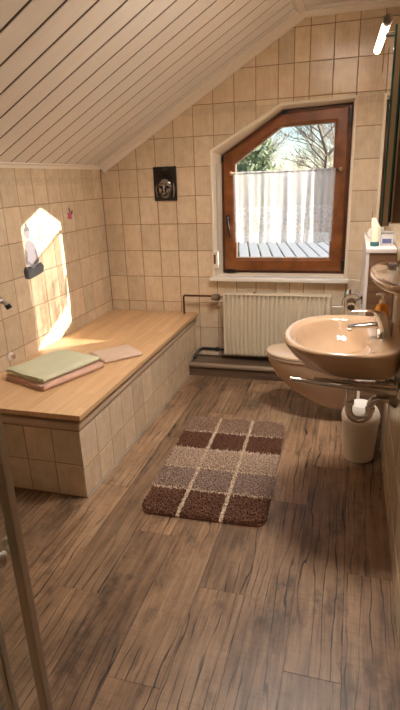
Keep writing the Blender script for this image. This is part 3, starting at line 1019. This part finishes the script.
# faucet
fa = thing('basin_mixer_tap', 'chrome single lever mixer tap on the washbasin', 'tap', (2.012, WY - .03, 0.815))
FY = WY - .025
MB().tube([(2.018, FY, .814), (2.018, FY, .820), (2.015, FY, .850), (2.004, FY, .885), (1.994, FY, .908), (1.992, FY, .914)], [.030, .027, .025, .024, .022, .012], 18).build('body', M_CHROME, fa, 50)
sp_ = MB(); R = []
for x, z, w_, h_ in ((2.01, .858, .019, .014), (1.97, .860, .018, .011), (1.93, .856, .017, .009), (1.890, .850, .016, .008), (1.876, .847, .014, .007)):
    R.append([(x, FY + w_ * math.copysign(abs(math.cos(a)) ** .6, math.cos(a)), z + h_ * math.copysign(abs(math.sin(a)) ** .6, math.sin(a))) for a in [2 * math.pi * k / 16 for k in range(16)]])
sp_.rings(R).build('spout', M_CHROME, fa, 50)
MB().lathe([(.010, -.012), (.010, .0)], (1.886, FY, .845), 12).build('aerator', M_CHROME, fa, 40)
R = []
for x, z, w_, h_ in ((2.004, .905, .020, .010), (1.975, .917, .016, .006), (1.935, .918, .010, .005), (1.890, .914, .008, .004)):
    R.append([(x, FY + w_ * math.cos(a), z + h_ * math.sin(a)) for a in [2 * math.pi * k / 14 for k in range(14)]])
MB().rings(R).build('lever', M_CHROME, fa, 50)
MB().tube([(2.047, FY, .818), (2.047, FY, .870), (2.047, FY, .874)], [.004, .004, .007], 8).build('waste_rod', M_CHROME, fa, 40)
# soap dispenser
so = thing('soap_dispenser', 'amber liquid soap bottle with white pump behind the tap', 'soap bottle', (2.030, -1.455, .815))
SX, SY = 2.018, -1.448
MB().lathe([(.024, .819), (.029, .822), (.030, .850), (.029, .875), (.022, .893), (.012, .900)], (SX, SY, 0), 20).build('bottle', newmat('amber_soap', (232, 160, 60), .12, 0.0, Transmission_Weight=0.25), so, 50)
MB().lathe([(.013, .899), (.013, .914), (.006, .916), (.006, .934), (.010, .935), (.010, .942), (.004, .944)], (SX, SY, 0), 14).build('pump', M_WHITEPL, so, 40)
MB().tube([(SX + .008, SY, .939), (SX - .018, SY, .940), (SX - .030, SY, .936)], [.006, .005, .004], 8).build('nozzle', M_WHITEPL, so, 40)
# towel rail
tr_ = thing('towel_rail', 'chrome double armed swivel towel rail below the washbasin', 'towel rail', (1.88, -1.89, .68))
MB().tube([(1.672, -1.905, .694), (1.674, -1.905, .694), (2.08, -1.905, .664)], [.007, .010, .010], 12).build('arm', M_CHROME, tr_, 40)
MB().tube([(1.76, -1.872, .686), (1.762, -1.872, .686), (2.08, -1.880, .676)], [.006, .009, .009], 12).build('arm', M_CHROME, tr_, 40)
MB().box((2.066, -1.925, .650), (2.0895, -1.862, .692), .004).build('wall_bracket', M_CHROME, tr_)
# trap
tp = thing('drain_trap', 'chrome drain trap curving from washbasin to the wall', 'drain trap', (1.9, -1.66, .42))
TX, TYY = 1.900, -1.655
def arc(cx, cz, r, a0, a1, y0, y1, n=8):
    return [(cx + r * math.cos(math.radians(a0 + (a1 - a0) * k / n)), y0 + (y1 - y0) * k / n, cz + r * math.sin(math.radians(a0 + (a1 - a0) * k / n))) for k in range(n + 1)]
pth = [(TX, TYY, .661), (TX, TYY, .56), (TX, TYY, .50)] + arc(TX + .044, .470, .044, 180, 360, TYY, TYY - .004) + [(TX + .089, TYY - .004, .482)] + arc(TX + .124, .499, .035, 180, 90, TYY - .004, TYY - .004, 6) + [(XR - .02, TYY - .004, .534)]
MB().tube(pth, .0165, 14).build('pipe', M_CHROME, tp, 60)
for z in (.625, .575, .505):
    MB().lathe([(.0175, -.010), (.022, -.009), (.022, .009), (.0175, .010)], (TX, TYY, z), 16).build('coupling_nut', M_CHROME, tp, 40)
MB().lathe([(.020, -.008), (.020, .008)], (TX + .089, TYY - .004, .482), 14).build('coupling_nut', M_CHROME, tp, 40)
MB().lathe([(.019, -.03), (.030, -.012), (.036, -.004), (.036, -.001)], (XR, TYY - .004, .534), 18, 'X').build('wall_rosette', M_STEEL, tp, 40)
for k, dy in enumerate((.075, -.075)):
    av = thing('angle_valve', ['dark chrome angle valve with hose between bin and drain trap', 'dark chrome angle valve with hose beside the towel rail bracket'][k], 'valve', (XR - .03, TYY + dy, .58), group='angle valves under the washbasin')
    MB().lathe([(.028, -.001), (.026, -.008), (.011, -.010), (.011, -.060), (.016, -.062), (.016, -.085), (.010, -.087)], (XR, TYY + dy, .585), 14, 'X').build('body', M_STEEL, av, 40)
    MB().tube([(XR - .045, TYY + dy, .59), (XR - .045, TYY + dy, .63), (XR - .055, TYY + dy * .7, .645), (XR - .06, TYY + dy * .5, .660)], .006, 8).build('hose', M_STEEL, av, 50)

# ------------------------------------------------------------------ waste bin
bn = thing('swing_lid_bin', 'white plastic waste bin with domed lid under the washbasin', 'bin', (1.968, -1.185, 0))
BC = (1.970, -1.222, 0)
MB().lathe([(.074, .001), (.079, .006), (.092, .215), (.096, .220), (.096, .238), (.092, .240)], BC, 32).build('bucket', M_WHITEPL, bn, 40)
lid = MB().lathe([(.097, .236), (.098, .248), (.094, .264), (.084, .286), (.062, .308), (.034, .320), (.006, .324)], BC, 32).build('lid', M_WHITEPL, bn, 50)
fl_ = MB().lathe([(.060, .302), (.058, .3125), (.034, .3235), (.006, .3275)], BC, 24).build('flap', newmat('bright_white_plastic', (242, 236, 226), .3), lid, 50)

# ------------------------------------------------------------------ mirror cabinet with lamp
mc = thing('mirror_cabinet', 'taupe mirror cabinet with glass doors above the washbasin', 'mirror cabinet', (2.02, -1.75, 1.31))
MX, MY0, MY1, MZ0, MZ1 = 1.940, -2.350, -1.33, 1.315, 1.755
MB().box((MX + .024, MY0 + .006, MZ0), (XR - .003, MY1, MZ1)).build('body', M_CABSIDE, mc)
MB().box((MX + .028, MY0 + .003, MZ0 + .002), (XR - .003, MY0 + .006, MZ1 - .002)).build('side_mirror', M_MIRROR, mc)
MB().box((MX + .020, MY0 + .004, MZ0 + .004), (MX + .024, MY1 - .002, MZ1 - .004)).build('door_gap', M_DARKGAP, mc)
for a, b in ((MY0, -1.842), (-1.838, MY1)):
    dd = MB().box((MX + .005, a, MZ0 - .006), (MX + .020, b, MZ1 + .004)).build('door', M_CABSIDE, mc)
    MB().box((MX, a + .0, MZ0 - .006), (MX + .005, b, MZ1 + .004)).build('mirror', M_MIRROR, dd)
    MB().box((MX + .0003, a - .0012, MZ0 - .006), (MX + .0050, a - .0002, MZ1 + .004)).build('glass_edge', M_TEAL, dd)
    MB().box((MX + .0165, a - .0012, MZ0 - .006), (MX + .0200, a - .0002, MZ1 + .004)).build('glass_edge', M_TEAL, dd)
la = thing('mirror_lamp', 'lit tubular lamp on a bracket above the mirror cabinet', 'lamp', (1.925, -2.05, 1.82))
def lamp_mat():
    m = newmat('lit_tube', (255, 244, 214), .4)
    b = m.node_tree.nodes['Principled BSDF']
    b.inputs['Emission Color'].default_value = (1.0, 0.84, 0.56, 1)
    b.inputs['Emission Strength'].default_value = 5.0
    return m
LA, LB = Vector((1.9235, -2.318, 1.776)), Vector((1.9125, -1.974, 1.780))
ld = (LB - LA).normalized()
MB().tube([tuple(LA), tuple(LA + ld * .001), tuple(LB - ld * .006), tuple(LB)], [.009, .0095, .0095, .005], 18).build('tube', lamp_mat(), la, 40)
MB().tube([tuple(LA - ld * .014), tuple(LA - ld * .012), tuple(LA + ld * .010), tuple(LA + ld * .011)], [.006, .0108, .0108, .0092], 18).build('end_cap', M_STEEL, la, 40)
lm_ = LA.lerp(LB, .28)
MB().box((lm_.x + .004, lm_.y - .010, MZ1 + .008), (MX + .06, lm_.y + .010, MZ1 + .016), .002).build('bracket', M_DARKGAP, la)
MB().box((MX + .03, lm_.y - .02, MZ1 + .0045), (MX + .07, lm_.y + .02, MZ1 + .010), .001).build('bracket_foot', M_DARKGAP, la)

# ------------------------------------------------------------------ wall decorations
pq = thing('relief_plaque', 'black and silver relief face plaque hanging on the gable wall', 'plaque', (0.523, 0, 1.42))
M_PLAQ = newmat('black_plaque', (40, 34, 30), .38, .35)
M_SILV = newmat('tarnished_silver', (150, 142, 134), .25, .9)
MB().box((0.434, -0.014, 1.302), (0.612, -0.001, 1.542), .003).build('plate', M_PLAQ, pq)
f = MB()
def blob(mb, c, r, n=12, m_=8):
    R = []
    for j in range(m_ + 1):
        a = math.pi * j / m_
        R.append([(c[0] + r[0] * max(math.sin(a), .02) * math.cos(2 * math.pi * k / n), c[1] + r[1] * max(math.sin(a), .02) * math.sin(2 * math.pi * k / n), c[2] + r[2] * math.cos(a)) for k in range(n)])
    mb.rings(R)
FX, FZ = 0.525, 1.392
blob(f, (FX, -0.014, FZ), (.060, .026, .074), 20, 14)
f.build('face', M_SILV, pq, 60)
hd = MB()
for r_ in range(6):
    for k in range(11 - r_):
        x = FX + (k - (10 - r_) / 2) * .0125
        blob(hd, (x, -0.020, FZ + .050 + r_ * .0125 - abs(x - FX) * .45), (.0075, .010, .0075), 6, 4)
blob(hd, (FX, -0.016, FZ + .124), (.024, .014, .018), 12, 8)
hd.build('curls', M_PLAQ, pq, 60)
ft = MB()
ft.tube([(FX, -0.038, FZ + .030), (FX, -0.050, FZ - .016), (FX, -0.043, FZ - .024)], [.005, .009, .005], 8)
for s_ in (-1, 1):
    ft.tube([(FX + s_ * .006, -0.040, FZ + .020), (FX + s_ * .024, -0.042, FZ + .036), (FX + s_ * .048, -0.030, FZ + .022)], .0042, 6)
    blob(ft, (FX + s_ * .028, -0.036, FZ - .018), (.018, .008, .016))
    ft.tube([(FX + s_ * .062, -0.018, FZ + .030), (FX + s_ * .070, -0.018, FZ - .010), (FX + s_ * .062, -0.018, FZ - .062)], [.008, .010, .006], 8)
blob(ft, (FX, -0.040, FZ - .040), (.019, .008, .007))
blob(ft, (FX, -0.034, FZ - .060), (.016, .008, .010))
ft.build('features', M_SILV, pq, 60)
dk = MB()
for s_ in (-1, 1):
    blob(dk, (FX + s_ * .026, -0.0385, FZ + .008), (.016, .005, .009))
    dk.tube([(FX + s_ * .013, -0.041, FZ + .010), (FX + s_ * .014, -0.042, FZ - .022), (FX + s_ * .026, -0.038, FZ - .040)], .0035, 6)
    dk.tube([(FX + s_ * .050, -0.026, FZ + .01), (FX + s_ * .048, -0.026, FZ - .035), (FX + s_ * .030, -0.028, FZ - .058)], .004, 6)
dk.tube([(FX - .022, -0.040, FZ - .048), (FX, -0.044, FZ - .050), (FX + .022, -0.040, FZ - .048)], .003, 6)
dk.build('dark_lines', M_PLAQ, pq, 60)

# sitting statue sticker on the left wall: flat cut-outs
M_STK = newmat('sticker_grey', (106, 98, 106), .45)
M_STKD = newmat('sticker_dark', (52, 50, 56), .45)
M_STKM = newmat('sticker_mid', (70, 64, 70), .45)
st = thing('statue_sticker', 'grey wall sticker of a sitting statue in the sunlit patch', 'sticker', (0.0, -1.02, 0.9))
SYC = -1.035
def flat(name, pts, mat, parent, d0, d1, oy, oz, k=1.0):
    return MB().prism([(-(oy + y * k), oz + z * k) for y, z in pts], (0, 0, 0), (0, -1, 0), (0, 0, 1), (1, 0, 0), d0, d1).build(name, mat, parent)
def ell(cy, cz, a, b, n=16, a0=0, a1=360):
    return [(cy + a * math.cos(math.radians(a0 + (a1 - a0) * k / n)), cz + b * math.sin(math.radians(a0 + (a1 - a0) * k / n))) for k in range(n)]
T0 = 0.0008
flat('head', ell(-0.015, 0.262, .026, .036), M_STK, st, T0, T0 + .0008, SYC, 0.915)
flat('topknot', ell(-0.015, 0.305, .012, .014), M_STKM, st, T0, T0 + .0008, SYC, 0.915)
flat('hair', ell(-0.015, 0.272, .028, .030, 12, 0, 196), M_STKM, st, T0 + .0009, T0 + .0013, SYC, 0.915)
flat('torso', [(-.030, .215), (.004, .215), (.040, .195), (.062, .14), (.070, .085), (.05, .055), (-.05, .055), (-.068, .09), (-.060, .16), (-.048, .20)], M_STK, st, T0, T0 + .0008, SYC, 0.915)
flat('arm', [(-.058, .17), (-.040, .15), (-.044, .10), (-.010, .075), (-.018, .062), (-.060, .085), (-.066, .12)], M_STKM, st, T0 + .0009, T0 + .0013, SYC, 0.915)
flat('arm', [(.050, .165), (.036, .15), (.044, .10), (.010, .075), (.018, .062), (.062, .085), (.066, .12)], M_STKM, st, T0 + .0009, T0 + .0013, SYC, 0.915)
flat('legs', [(-.105, .045), (-.085, .070), (-.03, .062), (.03, .062), (.085, .075), (.115, .045), (.10, .01), (.05, .0), (-.05, -.012), (-.095, .0)], M_STKD, st, T0, T0 + .0008, SYC, 0.915)
flat('hands', ell(0.0, .062, .026, .012), M_STK, st, T0 + .0014, T0 + .0018, SYC, 0.915)
# flower sticker
fs = thing('flower_sticker', 'pink flower and dark butterfly sticker on a tile', 'sticker', (0.0, -0.53, 1.25))
for k in range(5):
    a = k * 72 + 20
    flat('petal', ell(-0.0 + .014 * math.cos(math.radians(a)), .014 * math.sin(math.radians(a)), .013, .013, 10), newmat('petal_pink', (206, 70, 120), .5), fs, T0 + .0002 * k, T0 + .0008 + .0002 * k, -0.528, 1.238)
for a in (150, 205):
    flat('leaf', [(0, 0), (.020 * math.cos(math.radians(a - 22)), .020 * math.sin(math.radians(a - 22))), (.042 * math.cos(math.radians(a)), .042 * math.sin(math.radians(a))), (.020 * math.cos(math.radians(a + 22)), .020 * math.sin(math.radians(a + 22)))][::1], newmat('leaf_green', (72, 104, 60), .5), fs, T0, T0 + .0006, -0.530, 1.242)
flat('butterfly_wing', [(0, 0), (-.012, .034), (-.026, .040), (-.024, .016)], M_STKD, fs, T0, T0 + .0007, -0.512, 1.256)
flat('butterfly_wing', [(0, 0), (.022, .024), (.028, .006), (.016, -.010)], M_STKD, fs, T0, T0 + .0007, -0.512, 1.256)

# ------------------------------------------------------------------ bath tap and wall hook on the left wall
bt = thing('bath_mixer_tap', 'chrome bath tap with dark spout end on the left wall', 'tap', (0.05, -1.50, .85))
MB().tube([(0.062, -1.66, .862), (0.062, -1.47, .862), (0.062, -1.462, .862)], [.022, .022, .012], 14).build('body', M_CHROME, bt, 40)
MB().tube([(0.001, -1.62, .862), (0.004, -1.62, .862), (0.008, -1.62, .862), (0.062, -1.62, .862)], [.032, .032, .016, .016], 14).build('wall_union', M_CHROME, bt, 40)
MB().tube([(0.001, -1.485, .862), (0.004, -1.485, .862), (0.008, -1.485, .862), (0.062, -1.485, .862)], [.030, .030, .015, .015], 14).build('wall_union', M_CHROME, bt, 40)
MB().tube([(0.062, -1.478, .862), (0.085, -1.470, .850), (0.10, -1.465, .835)], .013, 12).build('spout', M_CHROME, bt, 50)
MB().tube([(0.098, -1.466, .838), (0.108, -1.462, .818), (0.109, -1.462, .816)], [.016, .016, .011], 12).build('spout_end', M_BLACK, bt, 40)
hk = thing('wall_hook', 'small round chrome hook on the wall above the towels', 'hook', (0, -1.385, .505))
MB().lathe([(.026, .001), (.026, .005), (.020, .009), (.012, .010)], (0, -1.385, .508), 20, 'X').build('rosette', M_WHITEPL, hk, 40)
MB().lathe([(.010, .009), (.010, .020), (.013, .022), (.013, .028), (.004, .030)], (0, -1.385, .508), 14, 'X').build('knob', M_CHROME, hk, 40)

# ------------------------------------------------------------------ shower enclosure at the near left
se = thing('shower_enclosure', 'glass shower enclosure with metal posts and white round knob', 'shower', (0.65, -3.6, 0))
M_POST = newmat('champagne_profile', (176, 160, 138), .35, .6)
MB().box((0.004, -4.1, 0.0), (1.318, -3.09, 0.11), .012).build('tray', M_CERAM_L, se, 40)
for (x, y, w_) in ((1.304, -3.120, .010), (1.209, -3.112, .007), (0.012, -3.112, .010)):
    MB().box((x - w_, y - .010, 0.11), (x + w_, y + .010, 1.50), .002).build('post', M_POST, se)
MB().box((1.216, -3.1225, 0.12), (1.294, -3.1175, 1.50)).build('glass_panel', M_SHGLASS, se)
MB().box((0.022, -3.1145, 0.12), (1.2005, -3.1095, 1.50)).build('glass_panel', M_SHGLASS, se)
MB().box((0.014, -3.125, 1.49), (1.314, -3.100, 1.515)).build('top_rail', M_POST, se)
MB().lathe([(.007, 0), (.007, .010), (.018, .012), (.021, .020), (.017, .027), (.005, .030)], (1.276, -3.1175, .788), 16, 'Y').build('knob', newmat('ivory_knob', (226, 214, 192), .35), se, 40)
MB().lathe([(.006, 0), (.006, -.012), (.015, -.014), (.017, -.022), (.014, -.028), (.004, -.030)], (1.276, -3.1225, .788), 16, 'Y').build('knob', newmat('ivory_knob', (226, 214, 192), .35), se, 40)

# ------------------------------------------------------------------ added fill light under the ceiling, out of view, brightens the room
cl = thing('added_fill_light', 'added round fill light with metal ring under the flat ceiling, out of view', 'added fill light', (1.72, -1.55, RZ))
LC = (1.72, -1.55, 0)
R = []
for rr2, zz in ((.212, RZ - .140), (.212, RZ - .045), (.206, RZ - .045), (.206, RZ - .140), (.212, RZ - .140)):
    R.append([(LC[0] + rr2 * math.cos(2 * math.pi * k / 32), LC[1] + rr2 * math.sin(2 * math.pi * k / 32), zz) for k in range(32)])
MB().rings(R, True, False, False).build('fill_light_baffle', M_STEEL, cl, 40)  # ring baffle hides the added emitter from reflections in the back wall tiles
MB().lathe([(.02, RZ - .006), (.02, RZ - .040), (.172, RZ - .042), (.172, RZ - .047)], LC, 28).build('fill_light_top_blocker', M_STEEL, cl, 40)  # blocks most of the added light going upwards
om = newmat('fill_light_glow', (255, 244, 226), .4)
ob_ = om.node_tree.nodes['Principled BSDF']
ob_.inputs['Emission Color'].default_value = (1.0, 0.96, 0.90, 1); ob_.inputs['Emission Strength'].default_value = 34.0
MB().lathe([(.2058, RZ - .050), (.2058, RZ - .056)], LC, 28).build('fill_light_disc', om, cl, 50)  # glowing disc of the added fill light

# ------------------------------------------------------------------ outside
gr = MB().box((-60, 0.6, -3.3), (60, 90, -3.1)).build('ground', newmat('dry_grass', (150, 136, 104), .95))
tag(gr, 'dry grassy ground outside below the window', kind='structure')
hill = MB(); R = []
for k in range(13):
    x = -60 + 10 * k
    R.append([(x, 50, -3.2), (x, 58, 1.2 + 0.6 * math.sin(k * 1.7)), (x, 66, 2.2 + 0.8 * math.sin(k * 1.1)), (x, 80, -3.2)])
hill.rings(R)
hm = newmat('far_wood_slope', (150, 150, 150), .95)
t = NT(hm); t.color(t.ramp(t.noise(t.coords((1, 1, 3)), .9, 6, .7), [(0.35, (120, 118, 124)), (.6, (186, 184, 186))]))
tag(hill.build('wooded_hill', hm), 'distant grey wooded slope beyond the trees', kind='structure')

dk_ = thing('slatted_terrace', 'pale blue grey slatted terrace below the window outside', 'terrace', (0.4, 4.0, -3.1))
M_SLAT = newmat('pale_slat', (196, 194, 192), .5)
dirv = Vector((math.cos(math.radians(-78)), math.sin(math.radians(-78)), 0)); nrm = Vector((-dirv.y, dirv.x, 0))
ctr = Vector((0.3, 4.0, .40))
slat_me = None
for k in range(-13, 14):
    L = 2.2
    if slat_me is None:
        o = MB().box((-L, -.066, -.015), (L, .066, .015), .004).build('slat', M_SLAT); slat_me = o.data
    else:
        o = bpy.data.objects.new('slat', slat_me); COL.objects.link(o)
    o.location = ctr + nrm * (k * .155); o.rotation_euler = (0, 0, math.radians(-78))
    attach(o, dk_)
for s in (-1.8, 0, 1.8):
    MB().tube([tuple(ctr + dirv * s - nrm * 2.05 - Vector((0, 0, .06))), tuple(ctr + dirv * s + nrm * 2.05 - Vector((0, 0, .06)))], .045, 6).build('joist', M_FRAME_H, dk_)
    for e in (-1.85, 1.85):
        p_ = ctr + dirv * s + nrm * e
        MB().box((p_.x - .06, p_.y - .06, -3.1), (p_.x + .06, p_.y + .06, .34)).build('post', M_FRAME_H, dk_)
rw = thing('wooden_handrail', 'brown wooden handrail at the terrace corner outside', 'railing', (1.9, 7.4, -3.1))
MB().box((0.95, 7.35, .50), (2.9, 7.43, .57), .005).build('rail', newmat('rail_ochre', (176, 140, 92), .6), rw)
MB().box((1.10, 7.45, .14), (2.9, 7.49, .38), .005).build('lower_board', newmat('rail_rust', (150, 88, 60), .6), rw)
for x in (1.3, 2.5):
    MB().box((x, 7.36, -3.1), (x + .07, 7.42, .52), .004).build('post', M_FRAME_H, rw)

def leaf_cloud(mb, rnd, centre, rad, n, size):
    for _ in range(n):
        while True:
            p = Vector((rnd.uniform(-1, 1), rnd.uniform(-1, 1), rnd.uniform(-1, 1)))
            if .25 < p.length < 1: break
        q = Vector((centre[0] + p.x * rad[0], centre[1] + p.y * rad[1], centre[2] + p.z * rad[2]))
        a = Vector((rnd.uniform(-1, 1), rnd.uniform(-1, 1), rnd.uniform(-1, 1))).normalized()
        b = a.orthogonal().normalized(); s = size * rnd.uniform(.6, 1.4)
        o = len(mb.v)
        mb.v += [tuple(q + a * s), tuple(q + b * s * .35), tuple(q - a * s), tuple(q - b * s * .35)]
        mb.f.append((o, o + 1, o + 2, o + 3))
def leaf_mat(name, a, b):
    m = newmat(name, a, .6); t = NT(m)
    t.color(t.ramp(t.noise(t.coords((1, 1, 1)), 3.0, 4), [(.35, a), (.65, b)])); return m
M_EVER = leaf_mat('evergreen_leaf', (84, 108, 70), (176, 186, 140))
M_BARK = newmat('pale_bark', (206, 192, 174), .9)
M_BARKD = newmat('dark_bark', (132, 116, 102), .9)
rnd = random.Random(11)
for (x, y, h_, w_, lab) in ((-0.45, 8.0, 6.6, 1.35, 'tall evergreen conifer outside standing nearest the terrace'), (-3.2, 9.6, 5.6, 1.2, 'broad evergreen conifer outside at the left of the tall one')):
    tr = thing('evergreen_tree', lab, 'tree', (x, y, -3.1))
    MB().tube([(x, y, -3.1), (x, y, -3.1 + h_)], [.14, .03], 8).build('trunk', M_BARKD, tr)
    mb = MB()
    for k in range(30):
        s = k / 29
        ww = w_ * (1.0 - .72 * s)
        leaf_cloud(mb, rnd, (x + rnd.uniform(-.4, .4) * ww, y + rnd.uniform(-.4, .4) * ww, -2.3 + (h_ - .6) * s), (ww * .7, ww * .7, .34), 190, .085)
    mb.build('crown', M_EVER, tr)
def bare_tree(x, y, h_, lab, mat, seed):
    r0 = random.Random(seed)
    tr = thing('bare_tree', lab, 'tree', (x, y, -3.1), group='bare trees outside')
    tm, bm_ = MB(), MB()
    pts = [(x, y, -3.1)]
    for k in range(1, 7):
        pts.append((x + r0.uniform(-.06, .06) * k, y + r0.uniform(-.06, .06) * k, -3.1 + h_ * k / 6))
    tm.tube(pts, [.085 * (1 - .13 * k) for k in range(7)], 7).build('trunk', mat, tr)
    def br(p, d, L, r, dep):
        q = p + d * L * .5 + Vector((r0.uniform(-.1, .1), r0.uniform(-.1, .1), .05)) * L
        e = p + d * L + Vector((0, 0, .14 * L))
        bm_.tube([tuple(p), tuple(q), tuple(e)], [r, r * .75, r * .45], 4, False)
        if dep > 0:
            for _ in range(4):
                s = r0.uniform(.3, 1)
                base_ = p.lerp(e, s)
                dd = (d + Vector((r0.uniform(-.9, .9), r0.uniform(-.9, .9), r0.uniform(-.2, .7)))).normalized()
                br(base_, dd, L * r0.uniform(.45, .65), r * .5, dep - 1)
    for k in range(34):
        s = r0.uniform(.35, .9)
        f_ = s * 6; i0 = min(int(f_), 5)
        p = Vector(pts[i0]).lerp(Vector(pts[i0 + 1]), f_ - i0)
        a = r0.uniform(0, 6.28)
        br(p, Vector((math.cos(a), math.sin(a), r0.uniform(.2, .9))).normalized(), r0.uniform(.8, 1.5), .022, 3)
    bm_.build('branches', mat, tr)
    return tr
TREE_LABELS = ['dark leafless tree with thick trunk right beside the conifer', 'pale leafless tree partly behind the conifer',
    'pale slender leafless tree beyond the dark thick trunk', 'pale leafless tree standing farther back behind the conifer', 'dark slim leafless tree among the farther pale trees',
    'tall pale leafless tree far behind the conifer', 'tallest pale leafless tree at the back before the hill']
for k, (x, y, h_, mt) in enumerate(((0.95, 11.6, 7.6, M_BARKD), (-1.4, 15.4, 7.6, M_BARK), (1.30, 17.6, 8.0, M_BARK), (-2.4, 20.6, 8.2, M_BARK), (0.8, 23.4, 8.4, M_BARKD), (-3.4, 26.5, 8.4, M_BARK), (-0.6, 29.0, 8.6, M_BARK))):
    last_tree = bare_tree(x, y, h_, TREE_LABELS[k], mt, 100 + k)

for k, (x, y) in enumerate(((0.6, 34), (-2.6, 35), (-5.6, 34.5), (1.6, 38.5), (-1.4, 40), (-4.6, 39.5), (-7.6, 40.5), (0.2, 44.5), (-3.0, 45.0), (-6.2, 45.5))):
    c = last_tree.copy(); COL.objects.link(c)
    c.location = (x, y, -3.1); c.rotation_euler = (0, 0, k * 1.3)
    tag(c, 'far pale leafless tree in the row before the hill', 'tree', 'far row of bare trees')
    for ch in last_tree.children:
        d_ = ch.copy(); COL.objects.link(d_); d_.parent = c
